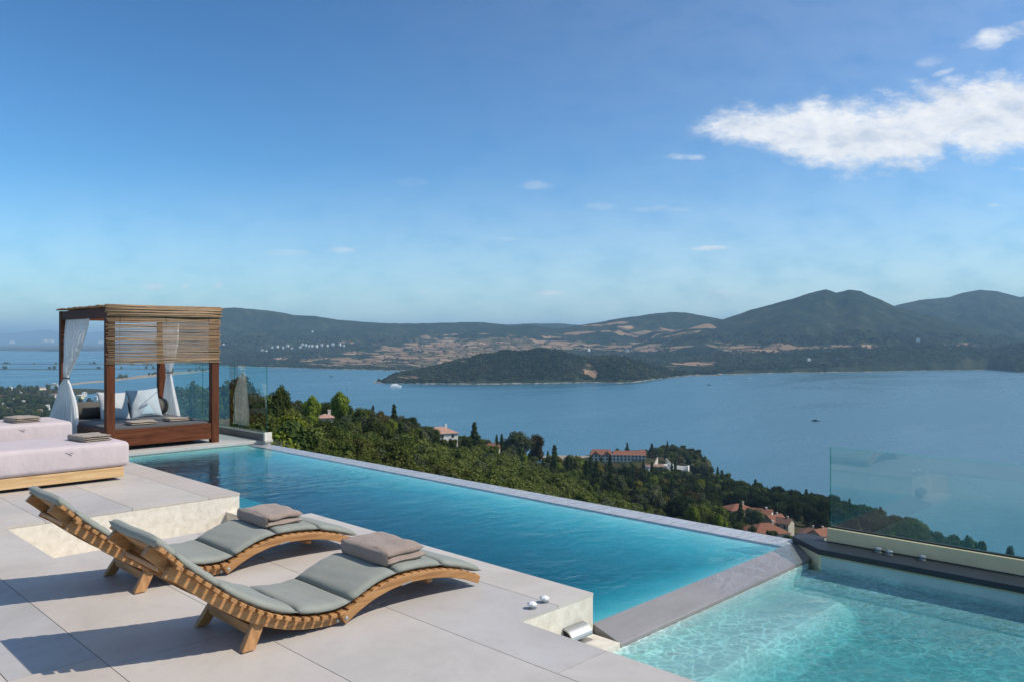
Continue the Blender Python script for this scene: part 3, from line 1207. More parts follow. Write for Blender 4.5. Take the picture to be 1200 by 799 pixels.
for x in (GX0, GX1):
    for y in (GY0, GY1):
        a = MB(); a.box(x - .058, x + .058, y - .058, y + .058, GZ, 1.985)
        obj('post', loc_(a), M['brown_z'], t, bevel=.004)
for y in (GY0, GY1):
    a = MB(); a.box(GX0 + .0585, GX1 - .0585, y - .045, y + .045, 1.84, 1.98)
    obj('beam', loc_(a), M['brown_x'], t, bevel=.004)
for x in (GX0, GX1):
    a = MB(); a.box(x - .05, x + .05, GY0 + .0585, GY1 - .0585, 1.84, 1.98)
    obj('beam', loc_(a), M['brown_y'], t, bevel=.004)
rnd = random.Random(5)


def cane(mb, x0, x1, y, z, r, sag=0):
    n = 5
    pts = []
    for i in range(n):
        u = i / (n - 1)
        pts.append((x0 + (x1 - x0) * u, y + rnd.uniform(-.005, .005), z + rnd.uniform(-.0045, .0045)))
    mb.tube(pts, [r * rnd.uniform(.85, 1.1) for _ in pts], 6)


a = MB()
y = GY0 - .09
while y < GY1 + .1:
    cane(a, GX0 - .1 + rnd.uniform(-.02, .02), (GX1 + .1 if y < GY0 + .06 else GX0 + .46) + rnd.uniform(-.02, .02), y, 2.005 + rnd.uniform(0, .01), rnd.uniform(.010, .016))
    y += rnd.uniform(.028, .040)
obj('cane_roof', loc_(a), M['cane'], t, smooth=True)
a = MB()
z = 2.025
yb = GY0 - .085
while z > 1.875:
    cane(a, GX0 - .075 + rnd.uniform(-.02, .02), GX1 + .075 + rnd.uniform(-.02, .02), yb - .012 + rnd.uniform(-.006, .006), z, rnd.uniform(.011, .015))
    z -= rnd.uniform(.016, .021)
obj('cane_valance', loc_(a), M['cane'], t, smooth=True)
a = MB()
while z > 1.155:
    e0, e1 = GX0 - .06 + rnd.uniform(-.025, .02), GX1 + .06 + rnd.uniform(-.02, .03)
    cane(a, e0, e1, yb + .012 + rnd.uniform(-.004, .004), z, rnd.uniform(.0062, .0098))
    z -= rnd.uniform(.0165, .0245) if z > 1.32 else rnd.uniform(.0135, .018)
obj('cane_blind', loc_(a), M['cane'], t, smooth=True)
for x in (GX0 + .12, (GX0 + GX1) / 2, GX1 - .12):
    a = MB()
    a.tube([(x, yb + .012, 2.02), (x, yb - .002, 1.9), (x, yb + .026, 1.5), (x, yb + .012, 1.15)], .003, 5)
    obj('cord', loc_(a), M['tie'], t)
# bed
a = MB(); a.box(GX0 + .0585, GX1 - .0585, GY0 - .045, GY0 - .005, -.055, .195)
obj('front_board', loc_(a), M['brown_x'], t, bevel=.004)
for x in (GX0 + .0, GX1 - .0):
    a = MB(); a.box(x - .02, x + .02, GY0 + .0585, GY1 - .0585, -.055, .17)
    obj('side_board', loc_(a), M['brown_y'], t, bevel=.004)
a = MB(); a.box(GX0 + .0585, GX1 - .0585, GY1 - .03, GY1 + .01, -.055, .195)
obj('back_board', loc_(a), M['brown_x'], t, bevel=.004)
a = MB(); rbox(a, GX0 + .025, GX1 - .03, GY0 + .0, GY1 - .06, .03, .225, .03, 3)
obj('mattress', loc_(a), M['grey'], t, smooth=True)
a = MB(); a.box(GX0 + .2, GX1 - .2, GY0 + .3, GY1 - .2, -.118, -.04)
obj('plinth', loc_(a), M['metal_dk'], t)

# bolster, pillows and towels on the canopied bed
a = MB()
prof = [(-.79, .02), (-.80, .07), (-.79, .115), (-.76, .136), (-.5, .14), (0, .14), (.5, .14), (.76, .136), (.79, .115), (.80, .07), (.79, .02)]
a.tube([(x, 0, 0) for x, r in prof], [r for x, r in prof], 24)
o = obj('bolster', a, M['bolster'], smooth=True)
o.location = (4.93, 14.18, .362)
tag(o, 'long round taupe bolster along the back of the canopied bed', 'bolster')


def pillow(loc, rot, s, th, m, label, seed):
    a = MB()
    rn = random.Random(seed)
    p1, p2 = rn.uniform(0, 6), rn.uniform(0, 6)

    def side(sg):
        def fn(u, v):
            x, z = 2 * u - 1, 2 * v - 1
            e = (max(1 - x * x, 0) ** .55) * (max(1 - z * z, 0) ** .55)
            pin = 1 - .07 * (1 - x * x) * abs(z) ** 2
            pin2 = 1 - .07 * (1 - z * z) * abs(x) ** 2
            wr = .006 * math.sin(7 * x + p1) * math.sin(5 * z + p2) * e
            return (x * s / 2 * pin2, sg * th / 2 * e + wr, z * s / 2 * pin)
        return fn
    a.grid(side(-1), 20, 20)
    a.grid(side(1), 20, 20, flip=True)
    o = obj('pillow', a, M[m], smooth=True, recalc=True)
    o.location = loc
    o.rotation_euler = rot
    tag(o, label, 'pillow', 'pillows on the canopied bed')
    return o


pillow((4.72, 13.78, .435), (-.42, .06, .15), .50, .20, 'pillow', 'plain pale grey pillow leaning behind the near post of the canopied bed', 1)
pb = pillow((5.22, 13.82, .45), (-.40, -.05, -.02), .52, .20, 'pillow2', 'pale pillow with a dark slanting stripe leaning on the bolster', 2)
a = MB()


def stripe_y(x, z):
    X_, Z_ = x / .26, z / .26
    e = (max(1 - X_ * X_, 0) ** .55) * (max(1 - Z_ * Z_, 0) ** .55)
    return -.10 * e - .006


a.grid(lambda u, v: (lambda x, z: (x, stripe_y(x, z), z))(-.11 + .34 * u, -.07 + .24 * u + (v - .5) * .012), 16, 1)
a.grid(lambda u, v: (lambda x, z: (x, stripe_y(x, z), z))(-.13 + .14 * u, -.10 + .045 * u + (v - .5) * .04), 8, 1)
obj('stripe', a, M['print'], pb)
a = MB()
a.grid(lambda u, v: (lambda x, z: (x, stripe_y(x, z) + .001, z))(-.09 + .19 * u, -.205 + (.02 + .13 * math.sin(math.pi * u)) * v), 14, 6)
obj('printed_patch', a, m_fabric('pale_aqua_cotton', (.40, .52, .58), 260, .9, .3), pb)
towel((4.72, 12.62, .227), 0, .40, .28, .055, 2, 5, 'rolled beige towel on the canopied bed beside its near left post', 'terry_dk', group='towels on the canopied bed')
towel((5.35, 12.75, .227), 0, .40, .28, .055, 2, 6, 'rolled beige towel on the canopied bed towards the glass balustrade', 'terry_dk', group='towels on the canopied bed')


# curtains
def curtain(name, label, rows, ncol, amp, freq, tie_z, tie_pos, tie_r):
    """rows: (z, (x0,y0), (x1,y1), fold amplitude)."""
    a = MB()
    n = 48
    rz = [r[0] for r in rows]

    def at(z, k):
        zs = rz[::-1]
        return np.interp(z, zs, [r[k] if isinstance(r[k], (int, float)) else 0 for r in rows][::-1])
    R0 = np.array([[r[0], r[1][0], r[1][1], r[2][0], r[2][1], r[3]] for r in rows])[::-1]

    def fn(u, v):
        z = R0[-1, 0] + (R0[0, 0] - R0[-1, 0]) * u
        q = [np.interp(z, R0[:, 0], R0[:, i]) for i in range(1, 6)]
        x = q[0] + (q[2] - q[0]) * v
        y_ = q[1] + (q[3] - q[1]) * v
        dx, dy = q[2] - q[0], q[3] - q[1]
        l = math.hypot(dx, dy) + 1e-6
        w_ = q[4] * (math.sin(freq * v * 6.283 + .8 * math.sin(3 * z)) + .4 * math.sin(freq * 2.3 * v * 6.283 + 1.3 + z))
        return (float(x - dy / l * w_), float(y_ + dx / l * w_), float(z))
    a.grid(fn, 60, ncol)
    o = obj(name, a, M['sheer'], smooth=True)
    tag(o, label, 'curtain', 'white sheer curtains of the canopied bed')
    b = MB()
    n_ = 20
    ring = [(tie_pos[0] + tie_r[0] * math.cos(6.2832 * k / n_), tie_pos[1] + tie_r[1] * math.sin(6.2832 * k / n_), tie_z + .004 * math.sin(12.56 * k / n_)) for k in range(n_ + 1)]
    b.tube(ring, .010, 6)
    obj('tieback', b, M['tie'], o, smooth=True)
    return o


def smooth_rows(rows, n=4):
    zs = np.array([r[0] for r in rows])
    arr = np.array([[r[1][0], r[1][1], r[2][0], r[2][1], r[3]] for r in rows])
    out = []
    u = np.linspace(0, len(rows) - 1, (len(rows) - 1) * n + 1)
    for q in u:
        i = min(int(q), len(rows) - 2)
        f_ = q - i
        p0, p1, p2, p3 = arr[max(i - 1, 0)], arr[i], arr[i + 1], arr[min(i + 2, len(rows) - 1)]
        m1, m2 = (p2 - p0) / 2, (p3 - p1) / 2
        s = p1 * (2 * f_ ** 3 - 3 * f_ ** 2 + 1) + m1 * (f_ ** 3 - 2 * f_ ** 2 + f_) + p2 * (-2 * f_ ** 3 + 3 * f_ ** 2) + m2 * (f_ ** 3 - f_ ** 2)
        out.append((zs[i] + (zs[i + 1] - zs[i]) * f_, (s[0], s[1]), (s[2], s[3]), s[4]))
    return out


curtain('curtain', 'white sheer curtain tied at the open side of the canopied bed, away from the balustrade',
        smooth_rows([(1.845, (4.15, 14.25), (4.15, 13.12), .022), (1.5, (4.14, 14.30), (4.14, 13.35), .026), (1.2, (4.13, 14.30), (4.14, 13.75), .026), (1.0, (4.12, 14.26), (4.13, 14.02), .022),
                     (.90, (4.11, 14.22), (4.12, 14.08), .014), (.8, (4.08, 14.30), (4.14, 14.02), .02), (.5, (4.02, 14.38), (4.18, 13.88), .03), (.2, (3.93, 14.42), (4.17, 13.74), .034), (-.08, (3.88, 14.44), (4.15, 13.7), .036)]),
        110, 1, 9, .905, (4.115, 14.15), (.045, .09))
curtain('curtain', 'white sheer curtain tied at the back post of the canopied bed nearer the balustrade',
        smooth_rows([(1.845, (5.75, 14.36), (5.75, 13.70), .022), (1.5, (5.75, 14.36), (5.75, 13.72), .024), (1.2, (5.75, 14.32), (5.75, 13.85), .024), (1.03, (5.75, 14.24), (5.75, 13.97), .02),
                     (.95, (5.75, 14.17), (5.75, 14.02), .014), (.85, (5.75, 14.22), (5.75, 13.98), .018), (.5, (5.76, 14.36), (5.77, 13.88), .024), (.15, (5.77, 14.44), (5.80, 13.78), .03), (-.06, (5.78, 14.46), (5.82, 13.76), .03)]),
        80, 1, 7, .95, (5.75, 14.095), (.045, .085))

# ------------------------------------------------------------------ land, sea and air
SEA = -120.0


def py2z(py, D):
    return EYE - (py - CY) / F * D


def rbf_fit(P, z):
    P = np.array(P, float) / 300.0
    z = np.array(z, float)
    n = len(P)

    def U(d2):
        return np.where(d2 > 1e-12, d2 * np.log(d2 + 1e-12), 0)
    d2 = ((P[:, None] - P[None]) ** 2).sum(-1)
    A = np.zeros((n + 3, n + 3))
    A[:n, :n] = U(d2) + np.eye(n) * .01
    A[:n, n] = 1
    A[:n, n + 1:] = P
    A[n, :n] = 1
    A[n + 1:, :n] = P.T
    sol = np.linalg.solve(A, np.concatenate([z, [0, 0, 0]]))

    def ev(X, D):
        Q = np.stack([np.ravel(X), np.ravel(D)], 1) / 300.0
        out = np.zeros(len(Q))
        for i in range(0, len(Q), 20000):
            q = Q[i:i + 20000]
            d = ((q[:, None] - P[None]) ** 2).sum(-1)
            out[i:i + 20000] = U(d) @ sol[:n] + sol[n] + q @ sol[n + 1:]
        return out.reshape(np.shape(X))
    return ev


GP = []   # (px, D, z)
for px in (-400, 0, 200, 400, 600, 800, 1000, 1250):
    GP.append((px, 14, -7.0))
    GP.append((px, 30, -12.0))
for px, D, py in [(400, 250, 497), (400, 150, 524), (400, 80, 566), (330, 220, 494), (330, 120, 524), (250, 95, 522), (500, 330, 513), (500, 250, 534), (500, 150, 556), (500, 80, 610),
                  (470, 300, 510), (560, 380, 526), (600, 420, 532), (600, 350, 549), (600, 250, 566), (600, 150, 592), (600, 90, 640), (650, 500, 553), (650, 400, 566), (650, 250, 583), (700, 600, 558), (700, 450, 574),
                  (700, 350, 585), (700, 250, 600), (700, 150, 640), (800, 690, 556), (800, 600, 570), (800, 450, 592), (800, 350, 614), (800, 250, 645), (800, 150, 720),
                  (860, 600, 580), (900, 560, 588), (900, 480, 602), (900, 400, 620), (900, 300, 652), (1000, 480, 612), (1000, 400, 636), (1050, 450, 627), (1110, 425, 646)]:
    GP.append((px, D, py2z(py, D)))
for px, D, z in [(100, 90, -9), (250, 200, -24), (250, 400, -62), (250, 700, -100), (100, 200, -26), (100, 400, -72), (100, 800, -112), (-150, 300, -50), (-150, 800, -112), (400, 350, -46), (400, 500, -82),
                 (450, 600, -97), (450, 800, -121), (330, 700, -107), (330, 900, -121), (330, 1100, -124), (560, 600, -98), (560, 760, -120.5), (650, 700, -113), (650, 790, -118.6), (650, 815, -119.6), (650, 850, -123),
                 (700, 700, -113.5), (720, 780, -116), (760, 760, -112), (800, 780, -114), (720, 850, -118), (760, 860, -117.5), (810, 830, -118), (760, 930, -124), (840, 760, -122), (700, 920, -124), (860, 680, -121),
                 (900, 640, -123), (1000, 560, -122), (1060, 510, -122), (1100, 480, -122), (1130, 440, -121.5), (1000, 300, -88), (1000, 200, -66), (900, 200, -64), (1100, 350, -99), (1100, 250, -78), (1100, 150, -50), (1200, 350, -112), (1200, 400, -121.5),
                 (1200, 250, -85), (1300, 330, -120), (1400, 250, -110),
                 (-150, 1250, -117), (-150, 1700, -117.5), (-150, 2250, -118.5), (-150, 2500, -123), (50, 1150, -116.5), (50, 1500, -117.3), (50, 1950, -118.6), (40, 2080, -121), (0, 2300, -122), (110, 1250, -117.4), (110, 1500, -118.8),
                 (110, 1640, -121), (200, 1100, -118), (200, 1330, -120), (200, 1500, -123), (300, 2000, -126), (100, 2500, -126)]:
    GP.append((px, D, z))
zg_raw = rbf_fit([(bearing(p) * D, D) for p, D, z in GP], [z for p, D, z in GP])


def zg(X, D):
    X, D = np.asarray(X, float), np.asarray(D, float)
    z = zg_raw(X, D)
    k = np.clip((D - 60) / 200, 0, 1)
    return np.where(z > -119.5, z + k * 2.0 * fbm(X / 45, D / 45, 4, 3), z)


pxs = np.arange(-320, 1500, 7.0)
Ds = 12 * (2600 / 12) ** (np.linspace(0, 1, 150))
PX, DD = np.meshgrid(pxs, Ds, indexing='ij')
XX = bearing(PX) * DD
ZZ = zg(XX, DD)
wx, wy, _ = V(XX, DD)
vs = np.stack([wx, wy, ZZ], -1).reshape(-1, 3)
nu, nv = PX.shape
idx = (np.arange(nu - 1)[:, None] * nv + np.arange(nv - 1)[None]).reshape(-1)
fs = np.stack([idx, idx + nv, idx + nv + 1, idx + 1], 1)
M['ground'] = m_land('hillside_soil', (.028, .036, .016), (.075, .066, .036), .05)
hill = obj('hillside', np_mesh('hillside', vs, fs, M['ground'], True), None)
structure(hill)

# the sea, one sheet past the horizon
m, t = mat('sea_water')
co = t.n('ShaderNodeNewGeometry').outputs['Position']
big = t.noise(t.mapping(co, (.0011, .004, 1), rot=(0, 0, YAW + .12)), 1, 6, .6, .8)
chop = t.noise(t.mapping(co, (.10, .22, 1), rot=(0, 0, YAW)), 1, 4, .6)
swl = t.noise(t.mapping(co, (.015, .04, 1), rot=(0, 0, YAW + .3)), 1, 3, .55)
hgt = t.math('ADD', t.math('MULTIPLY', chop, 1.0), t.math('MULTIPLY', swl, 2.2))
nrm = t.bump(hgt, .22, 1.6)
col = t.ramp(big, [(.35, (.022, .108, .160)), (.65, (.058, .158, .215))])
finish(t, principled(t, col, t.mrange(big, .35, .65, .22, .36), nrm, .5, 0, IOR=1.33))
M['sea'] = m
a = MB()
a.add([V(-60000, -3000, SEA), V(60000, -3000, SEA), V(60000, 60000, SEA), V(-60000, 60000, SEA)], [(0, 1, 2, 3)])
structure(obj('sea', a, M['sea']))

# far shores: a height field in bearing and distance
CREST = [  # (distance, front width, back width, roughness, crest line in (px, py))
    (6600, 1500, 2500, .07, [(150, 399), (172, 391), (190, 379), (212, 367), (235, 362), (262, 361.5), (275, 361), (290, 363), (320, 366), (345, 370), (370, 371.5), (400, 376), (440, 379), (480, 380), (520, 378.5), (560, 378), (590, 380.5), (615, 385), (640, 390), (670, 398)]),
    (5500, 700, 700, .08, [(225, 405), (245, 402), (270, 397), (300, 390), (325, 386), (350, 387), (375, 390), (410, 397), (440, 400), (465, 405), (480, 408)]),
    (5900, 1100, 1600, .09, [(470, 402), (510, 397), (545, 388), (570, 385), (600, 382.5), (618, 380.5), (640, 384), (658, 385), (680, 381), (700, 378.5), (720, 375), (745, 371), (765, 368), (785, 366), (805, 367), (830, 371.5), (855, 377), (880, 385), (920, 395), (960, 402)]),
    (5000, 1100, 1500, .07, [(740, 402), (770, 394), (800, 385), (830, 378), (850, 374), (880, 364), (910, 356), (935, 349), (955, 343), (968, 340.5), (980, 344.5), (995, 341), (1008, 342.5), (1030, 352), (1050, 361), (1080, 369), (1120, 379), (1160, 391), (1200, 399)]),
    (6700, 1500, 1500, .05, [(1000, 372), (1040, 361), (1060, 356), (1080, 352), (1110, 349), (1130, 343), (1150, 339.5), (1168, 341), (1185, 346), (1205, 352), (1235, 363), (1280, 376), (1340, 390)]),
    (3700, 420, 900, .10, [(1100, 428), (1130, 420), (1160, 411), (1185, 405), (1220, 400), (1300, 396), (1450, 390)]),
    (3750, 480, 900, .12, [(780, 428), (820, 419), (850, 413), (880, 408), (930, 407), (980, 406), (1030, 406), (1080, 405), (1120, 406), (1160, 410), (1200, 415)]),
    (8200, 1400, 2000, .05, [(540, 386), (570, 381), (600, 380), (625, 379), (660, 379.5), (690, 382), (1150, 362), (1180, 352), (1210, 347), (1260, 352), (1320, 365)]),
]
SHORE = [(-300, 405), (140, 405.5), (170, 409), (195, 417), (215, 425), (240, 429), (300, 430), (350, 431), (400, 432.5), (440, 433.5), (480, 434), (540, 434), (620, 436), (700, 438), (760, 439.5), (800, 440), (850, 438), (900, 437), (1000, 435.5), (1100, 434), (1160, 433), (1176, 434.5), (1200, 437), (1300, 440), (1500, 443)]
FLAT = [(-300, 405), (200, 407), (300, 405), (400, 404), (480, 400), (520, 398.5), (560, 398), (600, 399), (700, 402), (800, 404), (900, 405), (1500, 405)]   # where the rolling lowland ends at 5.2 km


def crest_h(px, line, D):
    xs_ = [p[0] for p in line]
    h = np.interp(px, xs_, [p[1] for p in line])
    hh = (EYE - SEA) - (h - CY) / F * D
    fade = np.clip((px - (xs_[0] - 60)) / 60, 0, 1) * np.clip(((xs_[-1] + 60) - px) / 60, 0, 1)
    return hh * fade


pxs = np.arange(-60, 1460, 2.0)
Ds = 2900 * (13500 / 2900) ** np.linspace(0, 1, 210)
PX, DD = np.meshgrid(pxs, Ds, indexing='ij')
XX = bearing(PX) * DD
dsh = F * (EYE - SEA) / (np.interp(PX, [p[0] for p in SHORE], [p[1] for p in SHORE]) - CY)
dsh = dsh * (1 + .035 * fbm(PX / 26, PX * 0 + 3, 4, 11))
flat_h = (EYE - SEA) - (np.interp(PX, [p[0] for p in FLAT], [p[1] for p in FLAT]) - CY) / F * 5200
rise = np.clip((DD - dsh) / np.maximum(5200 - dsh, 900), -.5, 1.6)
H = np.where(rise > 0, 2.5 * np.minimum(1, rise * 14) + flat_h * np.clip(rise, 0, 1) ** 1.15 * (1 + .38 * fbm(XX / 420, DD / 420, 4, 5)), -6 + 40 * np.minimum(rise, 0))
base_h = H.copy()
for Dk, wf, wb, rg, line in CREST:
    hk = crest_h(PX, line, Dk)
    d = DD - Dk + 260 * fbm(XX / 900, DD / 900 * 0 + 2, 3, int(Dk) % 97)
    g = np.exp(-np.where(d < 0, (d / wf) ** 2, (d / wb) ** 2))
    spur = np.abs(fbm(XX / 520 + Dk, DD / 760, 5, int(Dk) % 89)) * 2
    q = hk * g * (1 - (1 - g) * spur * 1.75) * (1 + rg * .5 * fbm(XX / 160, DD / 200, 4, 7))
    rdg = 1 - np.abs(fbm(XX / 330 + Dk, DD / 620 + XX / 900, 4, int(Dk) % 83)) * 4
    q = q + hk * .15 * rdg * np.clip(4 * g * (1 - g), 0, 1)
    H = np.where(rise > 0, np.maximum(H, q), H)
H = H + np.where(rise > 0, 7 * fbm(XX / 60, DD / 90, 4, 21) * np.clip((H - 8) / 40, 0, 1), 0)
ZZ = SEA + H
wx, wy, _ = V(XX, DD)
vs = np.stack([wx, wy, ZZ], -1).reshape(-1, 3)
nu, nv = PX.shape
idx = (np.arange(nu - 1)[:, None] * nv + np.arange(nv - 1)[None]).reshape(-1)
fs = np.stack([idx, idx + nv, idx + nv + 1, idx + 1], 1)
me = np_mesh('far_hills', vs, fs, [], True)
# farmed lowland (1) against scrub (0)
PYv = CY + (EYE - ZZ) / DD * F
zone = np.exp(-((PX - 545) / 125) ** 2 - ((PYv - 411) / 14) ** 2) * 1.25 + np.exp(-((PX - 650) / 90) ** 2 - ((PYv - 402) / 7) ** 2) * .8
zone += .75 * np.exp(-((PX - 860) / 110) ** 2 - ((PYv - 408) / 5.5) ** 2) + .8 * np.exp(-((PX - 1120) / 30) ** 2 - ((PYv - 403.5) / 2.2) ** 2) + .7 * np.exp(-((PX - 990) / 60) ** 2 - ((PYv - 406) / 1.8) ** 2)
zone += .62 * np.exp(-((PX - 770) / 70) ** 2 - ((PYv - 387) / 9) ** 2) + .7 * np.exp(-((PX - 430) / 120) ** 2 - ((PYv - 424) / 7) ** 2) + .7 * np.exp(-((PX - 810) / 40) ** 2 - ((PYv - 430) / 8) ** 2)
zone += .3 * fbm(XX / 300, DD / 300, 3, 31)
zone = np.clip(zone, 0, 1.2) * (rise > 0)
HILLS = (PX, DD, ZZ, (H > 2.5) & (H < 150) & (DD < 5600) & (rise > .01), zone)
at = me.attributes.new('farmed', 'FLOAT', 'POINT')
at.data.foreach_set('value', zone.ravel().astype(np.float32))
at = me.attributes.new('height', 'FLOAT', 'POINT')
at.data.foreach_set('value', H.ravel().astype(np.float32))


def m_hills(name, cell=.0125):
    m, t = mat(name)
    co = t.n('ShaderNodeNewGeometry').outputs['Position']
    fa = t.n('ShaderNodeAttribute'); fa.attribute_name = 'farmed'
    he = t.n('ShaderNodeAttribute'); he.attribute_name = 'height'
    flat = t.mapping(co, (1, 1, 0))
    n1 = t.noise(flat, .012, 6, .7)
    n2 = t.noise(flat, .05, 4, .7)
    n0 = t.noise(flat, .0022, 4, .6)
    wood = t.ramp(n1, [(.35, (.010, .020, .013)), (.52, (.022, .034, .020)), (.74, (.070, .072, .042))])
    scrub = t.ramp(n0, [(.4, (.75, .85, .9)), (.62, (1.25, 1.15, 1.0))])
    wood = t.mix(1, wood, scrub, 'MULTIPLY')
    wob = t.vmath('ADD', flat, t.vmath('MULTIPLY', t.noise(flat, .006, 3, .5, out=1), (70, 70, 0)))
    vo = t.n('ShaderNodeTexVoronoi'); vo.inputs['Scale'].default_value = cell
    t.put(vo.inputs['Vector'], t.mapping(wob, (1, .42, 1), rot=(0, 0, YAW)))
    ve = t.n('ShaderNodeTexVoronoi', feature='DISTANCE_TO_EDGE'); ve.inputs['Scale'].default_value = cell
    t.put(ve.inputs['Vector'], t.mapping(wob, (1, .42, 1), rot=(0, 0, YAW)))
    sc = t.n('ShaderNodeSeparateColor'); t.put(sc.inputs[0], vo.outputs['Color'])
    fld = t.ramp(sc.outputs[0], [(0, (.26, .165, .105)), (.4, (.36, .235, .145)), (.62, (.20, .14, .085)), (.8, (.11, .10, .055)), (1, (.40, .27, .17))])
    fld = t.mix(t.mrange(n2, .5, .7, 0, .5), fld, (.10, .09, .055))
    hedge = t.mrange(ve.outputs['Distance'], .02, .13, 1, 0)
    isf = t.math('GREATER_THAN', t.math('ADD', fa.outputs['Fac'], t.math('MULTIPLY', t.math('SUBTRACT', sc.outputs[1], .5), 1.0)), .62)
    isf = t.math('MULTIPLY', isf, t.math('SUBTRACT', 1, t.math('MULTIPLY', hedge, .85)))
    col = t.mix(isf, wood, fld)
    shore = t.mrange(t.math('ADD', he.outputs['Fac'], t.math('MULTIPLY', t.math('SUBTRACT', n1, .5), 5)), .8, 3.4, 1, 0)
    col = t.mix(t.math('MULTIPLY', shore, t.mrange(n2, .4, .6, .15, .85)), col, (.36, .32, .27))
    d = t.n('ShaderNodeBsdfDiffuse')
    t.put(d.inputs[0], col)
    t.put(d.inputs['Normal'], t.bump(t.math('ADD', t.math('MULTIPLY', n2, 6), t.math('MULTIPLY', n1, 14)), .8, 1.0))
    finish(t, d.outputs[0])
    return m


M['hills'] = m_hills('far_hill_scrub')
me.materials.append(M['hills'])
structure(obj('far_hills', me, None))

# wooded headland in the bay
LINE = [(440, 450), (446, 448.5), (452, 445), (462, 440), (480, 435.5), (510, 429), (540, 423), (570, 417), (600, 412.5), (630, 411), (652, 412), (668, 416), (684, 420.5), (700, 417.5), (722, 418.5), (745, 423), (770, 431), (790, 436), (815, 439), (840, 440)]
FRONT = [(440, 448.5), (447, 448.7), (470, 449.2), (500, 449.5), (560, 450), (640, 449), (690, 448), (730, 448.5), (745, 447.5), (770, 444), (800, 441), (840, 440)]
pxs = np.arange(438, 846, 1.5)
tt = np.linspace(-.15, 1.6, 60)
PX, TT = np.meshgrid(pxs, tt, indexing='ij')
d0 = F * (EYE - SEA) / (np.interp(PX, [p[0] for p in FRONT], [p[1] for p in FRONT]) - CY)
d0 = d0 * (1 + .012 * fbm(PX / 9, PX * 0, 4, 4))
dc = d0 + 60 + 300 * np.clip(np.minimum((PX - 440) / 120, (850 - PX) / 120), 0, 1)
DD = d0 + (dc - d0) * TT
hc = np.maximum((EYE - SEA) - (np.interp(PX, [p[0] for p in LINE], [p[1] for p in LINE]) - CY) / F * dc, .5)
XX = bearing(PX) * DD
sh = np.where(TT < 1, np.sin(np.clip(TT, 0, 1) * math.pi / 2) ** .85, np.cos(np.clip((TT - 1) / .6, 0, 1) * math.pi / 2))
hc = hc * (1 + .14 * fbm(PX / 22, PX * 0 + 1, 3, 14))
H = np.where(TT >= 0, hc * sh * (1 + .30 * fbm(PX / 16, TT * 2.2, 3, 15) * (TT < 1)) * (1 + .5 * (1 - sh) * fbm(XX / 110, DD / 110, 4, 8) * 2), 30 * TT) + np.where(TT > .08, 5 * fbm(XX / 22, DD / 22, 4, 9), 0) - np.where(TT > 1.5, 6, 0)
ZZ = SEA + H
wx, wy, _ = V(XX, DD)
vs = np.stack([wx, wy, ZZ], -1).reshape(-1, 3)
nu, nv = PX.shape
idx = (np.arange(nu - 1)[:, None] * nv + np.arange(nv - 1)[None]).reshape(-1)
me = np_mesh('headland', vs, np.stack([idx, idx + nv, idx + nv + 1, idx + 1], 1), [], True)
PYv = CY + (EYE - ZZ) / DD * F
zone = 1.0 * np.exp(-((PX - 480) / 22) ** 2 - ((PYv - 442) / 4) ** 2) + 1.1 * np.exp(-((PX - 690 - (PYv - 432) * .5) / 9) ** 2 - ((PYv - 434) / 12) ** 2) + .5 * np.exp(-((PX - 545) / 26) ** 2 - ((PYv - 424) / 5) ** 2)
at = me.attributes.new('farmed', 'FLOAT', 'POINT')
at.data.foreach_set('value', zone.ravel().astype(np.float32))
at = me.attributes.new('height', 'FLOAT', 'POINT')
at.data.foreach_set('value', H.ravel().astype(np.float32))
M['head'] = m_hills('headland_scrub', .02)
me.materials.append(M['head'])
structure(obj('headland', me, None))



def clump_field(name, X, D, Z, w_, h_, seed, leafmats, pick, nq=34):
    """scrub and hedge trees of the far land: a sheet of leaf clumps, one object."""
    rng = np.random.default_rng(seed)
    n = len(X)
    d = rng.normal(size=(n, nq, 3))
    d[..., 2] = np.abs(d[..., 2]) * 1.1 - .15
    d /= np.linalg.norm(d, axis=2)[..., None]
    p = d * np.array([.5, .5, .85]) * rng.uniform(.75, 1.05, (n, nq, 1))
    nr = d + rng.normal(size=(n, nq, 3)) * .3
    nr /= np.linalg.norm(nr, axis=2)[..., None]
    a = np.cross(nr, rng.normal(size=(n, nq, 3)))
    a /= np.linalg.norm(a, axis=2)[..., None]
    b = np.cross(nr, a)
    q = .24
    quad = np.stack([p - a * q, p - b * q, p + a * q, p + b * q], 2)      # n, nq, 4, 3
    quad[..., :2] *= w_[:, None, None, None]
    quad[..., 2] *= h_[:, None, None]
    wx_, wy_, _ = V(X, D)
    quad += np.stack([wx_, wy_, Z], -1)[:, None, None, :]
    me_ = np_mesh(name, quad.reshape(-1, 3), np.arange(n * nq * 4).reshape(-1, 4), leafmats, False, np.repeat(pick, nq))
    return tag(obj(name, me_, None), kind='stuff')


FARLEAF = [m_leaf('far_scrub_dark', (.012, .022, .012), (.036, .050, .024), .1, .05, 0), m_leaf('far_scrub_mid', (.026, .036, .018), (.070, .078, .040), .1, .05, 0)]


def on_grid(PX_, DD_, ZZ_, ok, n, seed):
    """n random spots on a height field grid."""
    rng = np.random.default_rng(seed)
    ii, jj = np.nonzero(ok[:-1, :-1])
    k = rng.choice(len(ii), n)
    u, v = rng.random(n), rng.random(n)
    i_, j_ = ii[k], jj[k]

    def bil(A):
        return A[i_, j_] * (1 - u) * (1 - v) + A[i_ + 1, j_] * u * (1 - v) + A[i_, j_ + 1] * (1 - u) * v + A[i_ + 1, j_ + 1] * u * v
    D_ = bil(DD_)
    return bearing(bil(PX_)) * D_, D_, bil(ZZ_), rng


